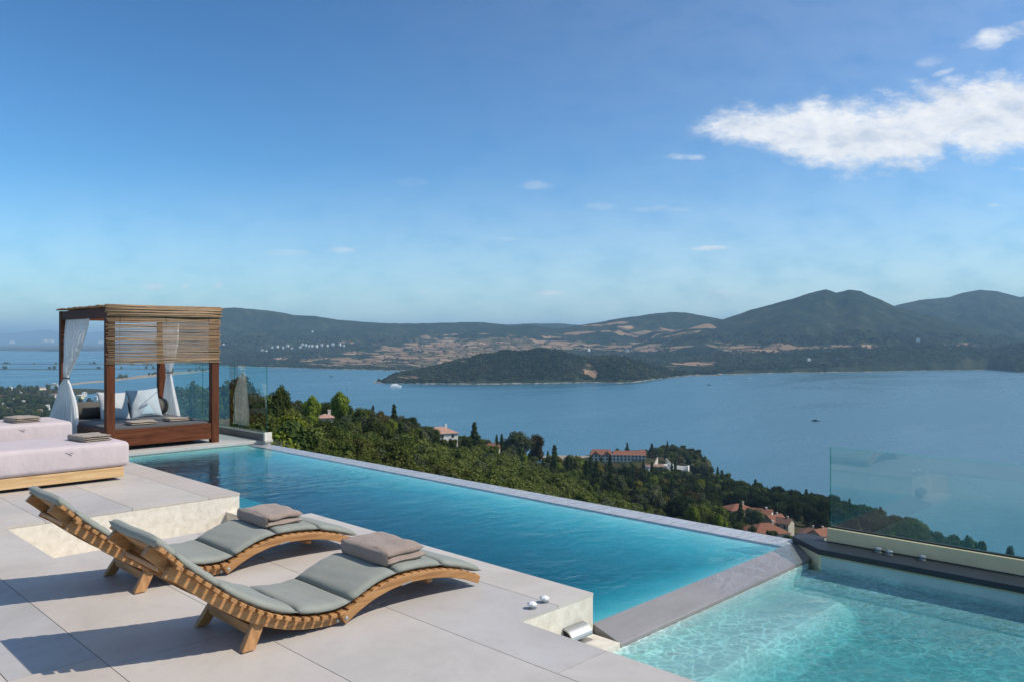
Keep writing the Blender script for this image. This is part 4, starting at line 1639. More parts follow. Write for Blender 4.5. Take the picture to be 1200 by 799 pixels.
okh = (H > 2.0) & (TT > .03) & (TT < 1.15) & (zone < .45)
X_, D_, Z_, rng_ = on_grid(PX, DD, ZZ, okh, 3600, 5)
clump_field('headland_scrub', X_, D_, Z_ - 1.0, rng_.uniform(9, 19, len(X_)), rng_.uniform(5, 11, len(X_)), 6, FARLEAF, (fbm(X_ / 90, D_ / 90, 3, 2) > .06).astype(int), 30)
PX, DD, ZZ, okh, zone = HILLS
keep = (zone < .42)
X_, D_, Z_, rng_ = on_grid(PX, DD, ZZ, okh & keep, 9000, 15)
clump_field('far_scrub', X_, D_, Z_ - 1.0, rng_.uniform(12, 30, len(X_)), rng_.uniform(6, 13, len(X_)), 16, FARLEAF, (fbm(X_ / 260, D_ / 260, 3, 2) > .04).astype(int), 18)
X_, D_, Z_, rng_ = on_grid(PX, DD, ZZ, okh & (zone >= .45), 420, 25)
clump_field('field_trees', X_, D_, Z_ - 1.0, rng_.uniform(9, 17, len(X_)), rng_.uniform(7, 12, len(X_)), 26, FARLEAF, (fbm(X_ / 260, D_ / 260, 3, 2) > .0).astype(int), 18)
# low coast far away beyond the lagoon, and the mountains behind it
pxs = np.arange(-120, 330, 3.0)
Ds = np.concatenate([np.linspace(9500, 24000, 40), np.linspace(24500, 42000, 40)])
PX, DD = np.meshgrid(pxs, Ds, indexing='ij')
XX = bearing(PX) * DD
ds = F * (EYE - SEA) / (np.interp(PX, [-120, 0, 60, 120, 250, 330], [410.5, 410.5, 411.5, 411, 410, 410]) - CY) * (1 + .05 * fbm(PX / 40, PX * 0, 3, 2))
line = [(-120, 391), (0, 391.5), (25, 390), (50, 387.5), (62, 388), (85, 390.5), (110, 389.5), (135, 388), (170, 390), (250, 393), (330, 394)]
hm = (EYE - SEA) - (np.interp(PX, [p[0] for p in line], [p[1] for p in line]) - CY) / F * 33000
H = np.where(DD > ds, 14 + 10 * fbm(XX / 1500, DD / 1500, 4, 6), -8) + hm * np.exp(-((DD - 33000) / 4500) ** 2) * (1 + .25 * fbm(XX / 900, DD / 1200, 4, 13))
ZZ = SEA + H
wx, wy, _ = V(XX, DD)
nu, nv = PX.shape
idx = (np.arange(nu - 1)[:, None] * nv + np.arange(nv - 1)[None]).reshape(-1)
M['coast'] = m_land('low_coast', (.030, .040, .028), (.10, .09, .06), .0016)
structure(obj('far_coast', np_mesh('far_coast', np.stack([wx, wy, ZZ], -1).reshape(-1, 3), np.stack([idx, idx + nv, idx + nv + 1, idx + 1], 1), M['coast'], True), None))


# sand bars and the spit of the lagoon
def sea_at(px, py, dz=0):
    D = F * (EYE - SEA) / (py - CY)
    return V(bearing(px) * D, D, SEA + dz)


def strip(name, line, m, seed):
    a = MB()
    n = len(line)
    vs = []
    for px, py, th in line:
        j = .15 * th * math.sin(px * .9 + seed)
        for q, dz in ((py - th / 2 + j, -.5), (py - th / 4 + j, 1.2), (py + th / 4 + j, 1.2), (py + th / 2 + j, -.5)):
            vs.append(sea_at(px, q, dz))
    fs = [(i * 4 + k, i * 4 + 4 + k, i * 4 + 5 + k, i * 4 + 1 + k) for i in range(n - 1) for k in range(3)]
    a.add(vs, fs)
    structure(obj(name, a, m, recalc=True))


M['sand'] = m_land('lagoon_sand', (.24, .20, .15), (.36, .31, .24), .02)
M['bar'] = m_land('lagoon_scrub', (.035, .045, .025), (.10, .09, .055), .02)
xs_ = list(range(-120, 260, 10))
strip('sandbar', [(x, 432.3 + .3 * math.sin(x / 31), .9) for x in xs_], M['bar'], 1)
strip('sandbar', [(x, 426.3 + (x / 200) + .3 * math.sin(x / 23), .8) for x in xs_], M['bar'], 2)
strip('spit', [(55, 452.5, 1.0), (75, 450.5, 2.2), (100, 448.2, 2.4), (125, 446, 2.4), (150, 443, 3.2), (175, 440, 4.5), (200, 437.2, 4.5), (222, 435.6, 3.2), (240, 434.6, 1.6), (252, 434.2, .5)], M['sand'], 3)


# ---- foliage: every crown is a cloud of leaf sprays round limbs
def crown_np(rng, blobs, n, s, flat=1.0, up=.25, core=True, ls=1.0):
    C = np.array([b[:3] for b in blobs])
    Rr = np.array([b[3] for b in blobs])
    k = rng.choice(len(blobs), n, p=Rr ** 2 / (Rr ** 2).sum())
    d = rng.normal(size=(n, 3))
    d[:, 2] += up
    d /= np.linalg.norm(d, axis=1)[:, None]
    rad = Rr[k] * rng.uniform(.62, 1.08, n)
    p = C[k] + d * rad[:, None] * np.array([1, 1, flat])
    nrm = d + rng.normal(size=(n, 3)) * .34
    nrm /= np.linalg.norm(nrm, axis=1)[:, None]
    a = np.cross(nrm, rng.normal(size=(n, 3)))
    a /= np.linalg.norm(a, axis=1)[:, None]
    b = np.cross(nrm, a)
    sz = (s * rng.uniform(.6, 1.35, n))[:, None]
    A, B = a * sz * ls, b * sz * .62
    tip = nrm * sz * .18
    vs = np.stack([p - A, p - B * .9 + tip, p + A, p + B * .9 + tip], 1).reshape(-1, 3)
    fs = np.arange(4 * n).reshape(n, 4)
    return vs, fs


def core_np(blobs, k=.66):
    """a rough inner mass of twigs so that a crown is not see-through everywhere."""
    vs, fs = [], []
    o = 0
    for cx_, cy_, cz_, r in blobs:
        r = r * k
        g = []
        for i in range(5):
            th = math.pi * i / 4
            for j in range(6):
                ph = 2 * math.pi * j / 6
                q = r * (1 + .18 * math.sin(3 * j + i * 2 + cx_ * 5))
                g.append((cx_ + q * math.sin(th) * math.cos(ph), cy_ + q * math.sin(th) * math.sin(ph), cz_ + q * math.cos(th)))
        for i in range(4):
            for j in range(6):
                fs.append((o + i * 6 + j, o + (i + 1) * 6 + j, o + (i + 1) * 6 + (j + 1) % 6, o + i * 6 + (j + 1) % 6))
        vs += g
        o += len(g)
    return np.array(vs), np.array(fs)


def join_np(parts):
    V_, F_, I_ = [], [], []
    o = 0
    for (v, f), mi in parts:
        V_.append(v)
        F_.append(f + o)
        I_.append(np.full(len(f), mi))
        o += len(v)
    return np.concatenate(V_), np.concatenate(F_), np.concatenate(I_)


def trunk_np(h, r0, r1, limbs, rng, seg=7):
    mb = MB()
    pts = [(0, 0, -.6), (.03 * h * rng.normal() * .4, .03 * h * rng.normal() * .4, h * .35), (.05 * h * rng.normal() * .4, .05 * h * rng.normal() * .4, h * .7), (0, 0, h)]
    mb.tube(pts, [r0 * 1.2, r0, (r0 + r1) / 2, r1], seg, cap=False)
    for (x, y, z) in limbs:
        z0 = h * rng.uniform(.45, .85)
        mb.tube([(0, 0, z0), (x * .5, y * .5, z0 + (z - z0) * .6), (x, y, z)], [r1 * .8, r1 * .5, r1 * .2], 5, cap=False)
    return np.array([tuple(v) for v in mb.v]), np.array(mb.f)


M['bark'] = m_plain('bark', (.085, .065, .045), .95, .3, 3)
LEAF = {
    'dark': m_leaf('leaf_dark_evergreen', (.020, .034, .011), (.082, .105, .032)),
    'holm': m_leaf('leaf_holm_oak', (.011, .020, .008), (.045, .060, .021)),
    'mid': m_leaf('leaf_mid_green', (.038, .058, .013), (.145, .165, .042)),
    'olive': m_leaf('leaf_olive_grey', (.050, .062, .030), (.125, .140, .075)),
    'bright': m_leaf('leaf_bright_green', (.075, .11, .014), (.21, .255, .040)),
    'yellow': m_leaf('leaf_yellow_green', (.10, .105, .018), (.23, .20, .045)),
    'brown': m_leaf('leaf_rusty_brown', (.055, .045, .020), (.12, .085, .035)),
    'macchia': m_leaf('leaf_macchia', (.034, .048, .011), (.180, .195, .056), .25, .6, .05),
}


def round_blobs(rng, h, w, n, low=.35):
    bl = []
    for i in range(n):
        a = rng.uniform(0, 6.283)
        z = h * rng.uniform(low, .88)
        k = math.sin(math.pi * min(max((z / h - low * .6) / (1.06 - low * .6), 0.05), .97)) ** .7
        r = w / 2 * k * rng.uniform(.25, .72)
        bl.append((r * math.cos(a), r * math.sin(a), z, w * rng.uniform(.15, .25)))
    bl.append((0, 0, h * .62, w * .30))
    bl.append((w * .08, 0, h * .84, w * .16))
    return bl


def cone_blobs(rng, h, w, n):
    bl = []
    for i in range(n):
        z = h * (.14 + .83 * (i + .5) / n)
        k = (1 - z / h) ** .8
        a = i * 2.4
        r = w / 2 * k * rng.uniform(.3, .8)
        bl.append((r * math.cos(a), r * math.sin(a), z, max(w * .10, w * .30 * k)))
    return bl


def column_blobs(h, w, n):
    return [(.05 * w * math.sin(i * 2.1), .05 * w * math.cos(i * 1.7), h * (.06 + .92 * (i + .5) / n), w / 2 * min(1, .35 + 2.2 * math.sin(math.pi * (.08 + .9 * (i + .5) / n)) * .45)) for i in range(n)]


def umbrella_blobs(rng, h, w, n):
    return [(w / 2 * rng.uniform(.1, .85) * math.cos(a), w / 2 * rng.uniform(.1, .85) * math.sin(a), h * rng.uniform(.72, .9), w * rng.uniform(.14, .22)) for a in rng.uniform(0, 6.283, n)]


# prototypes are made 1 thing per kind at unit-like real size: height h, width w
SPEC = {  # kind: (leaf, shape, h, w, blobs, leaves, leaf size)
    'oak': ('dark', 'round', 7.0, 6.4, 18, 3000, .26),
    'holm': ('holm', 'round', 7.2, 6.6, 18, 3000, .26),
    'oak2': ('mid', 'round', 7.5, 6.2, 20, 3000, .26),
    'olive': ('olive', 'round', 5.0, 5.2, 16, 2600, .22),
    'pine': ('bright', 'round', 8.0, 6.4, 16, 3200, .26),
    'poplar': ('yellow', 'round', 9.0, 5.0, 18, 2600, .26),
    'brown': ('brown', 'round', 8.0, 6.5, 18, 2600, .26),
    'fir': ('dark', 'cone', 11.0, 5.6, 22, 3000, .26),
    'cypress': ('dark', 'column', 11.0, 1.7, 18, 1800, .20),
    'umbrella': ('mid', 'umbrella', 9.0, 7.0, 16, 2600, .26),
    'shrub': ('macchia', 'round', 3.3, 4.8, 7, 1000, .22),
    'shrub2': ('mid', 'round', 3.8, 4.6, 7, 1000, .22),
    'shrub3': ('olive', 'round', 3.0, 4.2, 7, 900, .20),
}
PROTO = {}
for i, (k, (lf, shp, h, w_, nb, nl, lsz)) in enumerate(SPEC.items()):
    for var in range(2 if not k.startswith('shrub') else 3):
        rng = np.random.default_rng(100 + i * 10 + var)
        low = .12 if k.startswith('shrub') else .34
        bl = {'round': lambda: round_blobs(rng, h, w_, nb, low), 'cone': lambda: cone_blobs(rng, h, w_, nb), 'column': lambda: column_blobs(h, w_, nb), 'umbrella': lambda: umbrella_blobs(rng, h, w_, nb)}[shp]()
        cr = crown_np(rng, bl, nl, lsz)
        co_ = core_np(bl)
        limbs = [b[:3] for b in bl[:7]] if shp in ('round', 'umbrella') else []
        tr = trunk_np(h * (.6 if shp == 'round' else .9), w_ * .035 + .05, w_ * .018 + .02, limbs, rng)
        vc, fc, ic = join_np([(cr, 0), (co_, 0)])
        crown_me = np_mesh('crown_' + k, vc, fc, LEAF[lf])
        trunk_me = np_mesh('trunk_' + k, tr[0], tr[1], M['bark'], True)
        va, fa_, ia = join_np([((vc, fc), 0), (tr, 1)])
        whole = np_mesh(k + '_tree', va, fa_, [LEAF[lf], M['bark']], False, ia)
        PROTO[(k, var)] = (crown_me, trunk_me, whole, h, w_)
NAME = {'oak': 'evergreen_tree', 'holm': 'holm_oak', 'oak2': 'evergreen_tree', 'olive': 'olive_tree', 'pine': 'pine_tree', 'poplar': 'autumn_tree', 'brown': 'brown_tree', 'fir': 'fir_tree', 'cypress': 'cypress_tree', 'umbrella': 'pine_tree',
        'shrub': 'shrub', 'shrub2': 'shrub', 'shrub3': 'shrub'}
trng = random.Random(77)


def tree(kind, X, D, h=None, wd=None, label=None, group=None, parts=None, z=None, cat='tree'):
    var = trng.randrange(3 if kind.startswith('shrub') else 2)
    crown_me, trunk_me, whole, h0, w0 = PROTO[(kind, var)]
    h = h or h0
    wd = wd or w0 * h / h0
    z = float(zg(np.array([X]), np.array([D]))[0]) if z is None else z
    loc = V(X, D, z - .15)
    sc = (wd / w0, wd / w0 * trng.uniform(.92, 1.08), h / h0)
    rz = trng.uniform(0, 6.283)
    if parts is None:
        parts = D < 200 and not kind.startswith('shrub')
    if parts:
        t = thing(NAME[kind], label, cat, loc, rz, group)
        t.scale = sc
        c = obj('crown', crown_me, None, t)
        obj('trunk', trunk_me, None, t)
        return t
    o = bpy.data.objects.new(NAME[kind], whole)
    COL.objects.link(o)
    o.location = loc
    o.rotation_euler = (0, 0, rz)
    o.scale = sc
    return tag(o, label, cat, group)


def tree_px(kind, px, ytop, D, wpx, label, group=None, **kw):
    """a tree whose top shows at (px, ytop) of the 1200 px frame, standing at distance D."""
    X = bearing(px) * D
    z = float(zg(np.array([X]), np.array([D]))[0])
    h = max(py2z(ytop, D) - z, 2.0)
    return tree(kind, X, D, h, wpx * D / F, label, group, z=z, **kw)


ONE = [  # single trees one can tell apart
    ('fir', 226, 444, 62, 34, 'dark loose conifer seen through the canopied bed, behind its glass'),
    ('oak', 272, 440, 85, 66, 'broad dark round tree seen through the end panels of the glass balustrade'),
    ('oak2', 244, 462, 75, 40, 'bushy green tree low behind the glass, between the conifer and the broad dark tree'),
    ('oak', 325, 452, 120, 34, 'dark round tree just outside the end of the glass balustrade'),
    ('pine', 399, 458, 215, 27, 'rounded bright green pine standing up against the bay, beside the small half hidden roof'),
    ('pine', 365, 463, 180, 26, 'bright green pine on the wooded ridge next to the small half hidden roof'),
    ('fir', 462, 473, 280, 20, 'dark pointed conifer against the water left of the white house, the tallest there'),
    ('fir', 437, 474, 270, 12, 'slim dark conifer on the ridge beside a rusty brown tree'),
    ('brown', 447, 480, 262, 20, 'rusty brown tree on the ridge between two dark conifers'),
    ('oak', 480, 488, 285, 22, 'dark round tree on the ridge next to the white house with the tiled roof'),
    ('fir', 556, 494, 345, 22, 'dark conifer to the right side of the white house on the ridge'),
    ('olive', 606, 505, 410, 42, 'large pale grey green tree beside two slim cypresses', ),
    ('brown', 629, 507, 430, 22, 'brownish tree against the water beside the large pale tree'),
    ('cypress', 582, 508, 385, 4, 'slim dark cypress beside the small tiled house, the shorter of the pair'),
    ('cypress', 588, 507, 380, 4.5, 'slim dark cypress beside the small tiled house, the taller of the pair'),
    ('cypress', 642, 527, 470, 3.5, 'single thin cypress in front of the pale beach'),
    ('fir', 735, 518, 800, 9, 'lone tree standing behind the long hotel roof'),
    ('fir', 764, 519, 790, 12, 'leafy green tree on the point, just past the end of the hotel'),
    ('fir', 782, 516, 790, 8, 'tallest pointed tree on the point above the pale terraces'),
    ('oak2', 773, 523, 780, 12, 'round green tree between two taller trees on the point'),
    ('brown', 718, 543, 720, 34, 'rusty orange tree in front of the hotel balconies'),
    ('olive', 699, 540, 640, 24, 'large pale green tree in front of the hotel, nearest its end gable'),
    ('poplar', 758, 556, 560, 18, 'tall yellow tree below the white flat house on the point'),
    ('poplar', 799, 560, 520, 15, 'yellow green tree among dark conifers below the point'),
    ('pine', 703, 556, 560, 16, 'bright green tree among the darker trees below the hotel'),
    ('pine', 812, 592, 285, 20, 'bright round yellow green tree just above the pool edge'),
    ('pine', 845, 604, 240, 22, 'bright light green bush just above the pool edge near the tiled roofs'),
    ('cypress', 893, 567, 545, 2.6, 'thin cypress spike on the dark wooded skyline, first of the two'),
    ('cypress', 899, 569, 540, 2.6, 'thin cypress spike on the dark wooded skyline, second of the two'),
    ('fir', 885, 561, 545, 14, 'dark pointed conifer on the skyline beside two thin cypress spikes'),
    ('cypress', 764, 560, 540, 4, 'dark cypress standing in front of the white flat house on the point'),
    ('fir', 868, 585, 400, 14, 'dark conifer in front of the topmost tiled house'),
    ('olive', 884, 596, 390, 26, 'grey green olive tree between the tiled houses'),
    ('fir', 835, 577, 430, 17, 'tall dark pointed conifer left of the tiled houses'),
    ('fir', 822, 572, 470, 15, 'tall dark conifer behind the pointed one left of the tiled houses'),
    ('umbrella', 1136, 629, 405, 9, 'small dark tree at the shore behind the glass screen, upright one'),
    ('umbrella', 1151, 633, 400, 9, 'small dark tree at the shore behind the glass screen, round topped one'),
    ('olive', 1182, 639, 385, 15, 'pale feathery tree at the shore behind the glass screen'),
]
for r in ONE:
    tree_px(*r[:5], label=r[5])

# houses stand clear of trees
HOUSES = [(515, 350, 17), (513, 322, 13), (509, 300, 9), (575, 385, 13), (574, 362, 8), (381, 225, 8), (722, 760, 42), (768, 690, 20), (865, 430, 15), (893, 420, 12), (903, 385, 18), (916, 390, 12), (955, 400, 17), (1004, 395, 17), (783, 720, 22), (800, 715, 14), (752, 800, 12)]
HOUSES += [(899, 330, 12), (865, 408, 10), (955, 370, 10)]
HXY = [(bearing(px) * D, D, r) for px, D, r in HOUSES]


def clear(X, D, r=0):
    return all((X - hx) ** 2 + (D - hd) ** 2 * (.55 if D < hd else 1) > (hr + r) ** 2 for hx, hd, hr in HXY)


def hash2(a, b):
    return random.Random(int(a * 1000) * 7919 + int(b * 1000)).random()


# shrubs of the slope: jittered grid over the visible face
SHR = []
rg = random.Random(3)
D = 40.0
while D < 330:
    step = (3.7 if D > 190 else (3.2 if D > 120 else 2.5)) + D * .004
    X = bearing(150) * D
    while X < bearing(1010) * D:
        x, d = X + rg.uniform(-1.3, 1.3), D + rg.uniform(-1.2, 1.2)
        px = x / d * F + CX
        lim = np.interp(px, [150, 330, 480, 560, 640, 720, 800, 900, 1010], [140, 170, 215, 290, 330, 330, 250, 200, 150])
        if d < lim and clear(x, d, 2):
            SHR.append((x, d))
        X += step
    D += step * .9
SX = np.array(SHR)
SZ = zg(SX[:, 0], SX[:, 1])
SPX = SX[:, 0] / SX[:, 1] * F + CX
# which of them the terrace leaves in view (the pool edge hides the rest)
edge_y = np.interp(SPX, [150, 329, 620, 920, 1200], [505, 519, 575, 628, 690])
top_y = CY + (EYE - (SZ + 3.2)) / SX[:, 1] * F
top_big = CY + (EYE - (SZ + 5.8)) / SX[:, 1] * F
vis = (top_y < edge_y + 60) & ((SPX > 212) | (top_big > 484))
hid = (top_y >= edge_y + 3)[vis]
SX, SZ, SPX = SX[vis], SZ[vis], SPX[vis]
order = np.argsort(SX[:, 1] + 1000 * hid)
KIND_S = lambda u: 'shrub' if u < .62 else ('shrub2' if u < .84 else 'shrub3')
LAB_S = {'shrub': 'dense green scrub bush on the slope below the infinity edge', 'shrub2': 'mid green leafy bush on the slope below the infinity edge', 'shrub3': 'grey green bush on the slope below the infinity edge'}
GRP_S = {'shrub': 'dense green scrub bushes', 'shrub2': 'leafy mid green bushes', 'shrub3': 'grey green bushes'}
stuff_parts = []
for q, i in enumerate(order):
    X, D = SX[i]
    u = rg.random()
    k = KIND_S(u)
    sc = rg.choice((.75, .95, 1.15, 1.35, 1.6) if D > 190 else ((.65, .8, .95, 1.1) if D > 120 else (.42, .52, .62, .75))) * rg.uniform(.9, 1.1)
    if q < 280:
        tree(k, X, D, SPEC[k][2] * sc, SPEC[k][3] * sc * 1.05, LAB_S[k], GRP_S[k], False, float(SZ[i]), 'bush')
    else:
        stuff_parts.append((k, rg.randrange(3), X, D, float(SZ[i]), sc, rg.uniform(0, 6.283)))


def merge_instances(name, items, kindmap=None, thin=1):
    """many like bushes past the individual ones: one object."""
    by = {}
    for k, var, X, D, z, sc, rz in items:
        by.setdefault((k, var), []).append((X, D, z, sc, rz))
    V_, F_, I_ = [], [], []
    mats, o = [], 0
    for (k, var), lst in by.items():
        me = PROTO[(k, var)][0]
        nvt = len(me.vertices)
        co_ = np.empty(nvt * 3, np.float32)
        me.vertices.foreach_get('co', co_)
        co_ = co_.reshape(-1, 3)
        fi = np.empty(len(me.polygons) * 4, np.int32)
        me.loops.foreach_get('vertex_index', fi)
        fi = fi.reshape(-1, 4)
        if me.materials[0] not in mats:
            mats.append(me.materials[0])
        mi = mats.index(me.materials[0])
        for X, D, z, sc, rz in lst:
            c_, s_ = math.cos(rz), math.sin(rz)
            q = co_ * sc
            wx_, wy_, _ = V(X, D)
            V_.append(np.stack([q[:, 0] * c_ - q[:, 1] * s_ + wx_, q[:, 0] * s_ + q[:, 1] * c_ + wy_, q[:, 2] + z - .2], 1))
            F_.append(fi + o)
            I_.append(np.full(len(fi), mi))
            o += nvt
    return tag(obj(name, np_mesh(name, np.concatenate(V_), np.concatenate(F_), mats, False, np.concatenate(I_)), None), kind='stuff')


print('shrubs', len(order), 'stuff', len(stuff_parts))
if stuff_parts:
    merge_instances('undergrowth', stuff_parts)

# woodland trees
WOOD = []


def scatter(pxa, pxb, Da, Db, n, kinds, hr, zone, seed, mind=5.0):
    r = random.Random(seed)
    tries = 0
    got = []
    while len(got) < n and tries < n * 40:
        tries += 1
        D = r.uniform(Da, Db)
        px = r.uniform(pxa, pxb)
        X = bearing(px) * D
        if not zone(px, D) or not clear(X, D, 3):
            continue
        if any((X - a) ** 2 + (D - b) ** 2 < mind ** 2 for a, b in got):
            continue
        z = float(zg(np.array([X]), np.array([D]))[0])
        if z < SEA + 1.2:
            continue
        got.append((X, D))
        u = r.random()
        acc = 0
        for k, wgt in kinds:
            acc += wgt
            if u <= acc:
                break
        WOOD.append((k, X, D, r.uniform(*hr) * (1.25 if k in ('fir', 'cypress') else 1), z))


# ridge left of the white house
scatter(205, 345, 55, 200, 50, [('oak', .40), ('oak2', .35), ('pine', .08), ('olive', .17)], (5, 7.5), lambda p, d: d > 95 or p > 300, 1, 4.0)
scatter(318, 500, 150, 310, 105, [('oak', .36), ('oak2', .28), ('pine', .1), ('olive', .22), ('fir', .04)], (5.2, 7.6), lambda p, d: d > np.interp(p, [320, 400, 500], [150, 175, 225]), 2, 5.0)
scatter(490, 660, 240, 440, 80, [('oak', .3), ('oak2', .35), ('pine', .1), ('olive', .25)], (4.5, 7), lambda p, d: d > np.interp(p, [490, 560, 660], [240, 300, 340]), 4, 6.0)
# valley below the hotel
HXY += [(bearing(812) * 285, 285, 4), (bearing(845) * 240, 240, 4)]
scatter(640, 860, 330, 700, 150, [('holm', .16), ('oak', .12), ('oak2', .16), ('fir', .2), ('pine', .08), ('poplar', .05), ('olive', .13), ('brown', .04), ('cypress', .04)], (8, 14), lambda p, d: d > np.interp(p, [640, 720, 800, 860], [350, 345, 300, 280]), 5, 7.0)
scatter(700, 850, 700, 860, 46, [('oak', .4), ('oak2', .4), ('olive', .1), ('brown', .1)], (6, 10), lambda p, d: p > 775 or (p < 700) or d < 730, 6, 6.0)
# dark wood on the right
scatter(800, 1140, 300, 600, 190, [('holm', .68), ('oak', .12), ('oak2', .08), ('fir', .08), ('umbrella', .04)], (8.5, 12.5), lambda p, d: d > np.interp(p, [800, 880, 920, 1010, 1140], [380, 455, 425, 420, 380]), 7, 7.0)
scatter(850, 1010, 250, 400, 34, [('olive', .4), ('oak', .35), ('oak2', .25)], (4.5, 7), lambda p, d: d > np.interp(p, [850, 1010], [260, 330]), 8, 6)
# village among trees on the left plain, and the trees that hide its edge
LABK = {'holm': 'very dark dense holm oak of the {}', 'oak': 'dark rounded evergreen tree of the {}', 'oak2': 'mid green rounded tree of the {}', 'olive': 'grey green spreading tree of the {}', 'pine': 'bright green pine of the {}', 'poplar': 'yellowing tree of the {}',
        'brown': 'rusty brown tree of the {}', 'fir': 'dark pointed conifer of the {}', 'cypress': 'slim dark cypress of the {}', 'umbrella': 'flat topped pine of the {}'}


def where(X, D):
    px = X / D * F + CX
    if D > 900:
        return 'village plain by the lagoon'
    if px < 345:
        return 'slope behind the glass balustrade'
    if px < 660 and D < 445:
        return 'ridge beside the white house'
    if D < 410 and px > 840:
        return 'gardens of the tiled houses'
    if px < 860:
        return 'valley below the hotel'
    return 'wood on the far right shore'


scatter(-40, 125, 1000, 1950, 330, [('oak', .45), ('oak2', .3), ('olive', .2), ('fir', .05)], (9, 16), lambda p, d: True, 9, 9)
scatter(125, 330, 900, 1330, 50, [('oak', .45), ('oak2', .3), ('olive', .25)], (8, 13), lambda p, d: True, 10, 12)
cnt = {}
far_wood = []
WOOD.sort(key=lambda r: -r[3] / r[2])
for k, X, D, h, z in WOOD:
    cnt[NAME[k]] = cnt.get(NAME[k], 0) + 1
    wl = where(X, D)
    if cnt[NAME[k]] > 270:
        far_wood.append((k, trng.randrange(2), X, D, z, h / SPEC[k][2], trng.uniform(0, 6.28)))
        continue
    tree(k, X, D, h, None, LABK[k].format(wl), LABK[k].format(wl).replace('tree', 'trees').replace('conifer', 'conifers'), None, z)
print('trees', len(WOOD), cnt)
merge_instances('far_woods', far_wood)
ust = []
r = random.Random(12)
for i in range(1500):      # low cover under the woods
    D = 300 * (900 / 300) ** r.random() if i % 3 else 1000 * 1.9 ** r.random()
    px = r.uniform(480, 1130) if i % 3 else r.uniform(-40, 320)
    X = bearing(px) * D
    z = float(zg_raw(np.array([X]), np.array([D]))[0])
    if z > SEA + .8 and clear(X, D, 3):
        ust.append(('shrub' if r.random() < .7 else 'shrub3', r.randrange(3), X, D, z, r.uniform(.9, 1.6) * (1 if i % 3 else 1.8), r.uniform(0, 6.28)))
merge_instances('ground_cover', ust[:900])
# scrub dots on the sand bars and the spit
ust = []
for i in range(150):
    px = r.uniform(-60, 245)
    k = i % 3
    py = (432.2 + .3 * math.sin(px / 31)) if k == 0 else ((426.2 + px / 200 + .3 * math.sin(px / 23)) if k == 1 else np.interp(px, [60, 150, 200, 245], [451, 442.6, 436.8, 434.3]))
    if k == 2 and px < 130:
        continue
    if math.sin(px * .11 + k * 2) < -.1 and k < 2:
        continue
    D = F * (EYE - SEA) / (py - CY)
    ust.append(('shrub', r.randrange(3), bearing(px) * D, D, SEA + .8, r.uniform(2.0, 4.2), r.uniform(0, 6.28)))
merge_instances('lagoon_scrub', ust)

# ------------------------------------------------------------------ houses
M['white_wall'] = m_plain('white_render', (.72, .69, .63), .85, .06, .6, .1, 3)
M['cream_wall'] = m_plain('cream_plaster', (.60, .53, .42), .85, .08, .6, .1, 3)
M['stone_wall'] = m_plain('tan_stone', (.40, .35, .27), .85, .12, .6, .1, 3)
M['yellow_wall'] = m_plain('yellow_plaster', (.66, .55, .28), .85, .06, .6, .1, 3)
M['pane'] = m_plain('dark_window', (.03, .035, .045), .15, .2, 1, 0, 3)
M['shutter'] = m_plain('brown_shutter', (.12, .07, .045), .7, .2, 1, 0, 3)


def m_roof(name, a_, b_):
    m, t = mat(name)
    co = ocoord(t)
    wv = t.n('ShaderNodeTexWave', wave_type='BANDS', bands_direction='X')
    wv.inputs['Scale'].default_value = .9
    wv.inputs['Distortion'].default_value = .5
    t.put(wv.inputs['Vector'], co)
    n = t.noise(co, 1.1, 5, .7)
    col = t.ramp(n, [(.3, a_), (.7, b_)])
    finish(t, principled(t, col, .85, t.bump(wv.outputs['Fac'], .5, .1), .2))
    return m


M['roof'] = m_roof('terracotta_tiles', (.17, .068, .040), (.28, .125, .078))
M['roof_pink'] = m_roof('faded_terracotta_tiles', (.34, .19, .14), (.48, .30, .23))
M['roof_old'] = m_roof('weathered_tiles', (.20, .12, .085), (.34, .22, .155))
M['roof_dk'] = m_roof('brown_tiles', (.10, .055, .04), (.18, .10, .07))


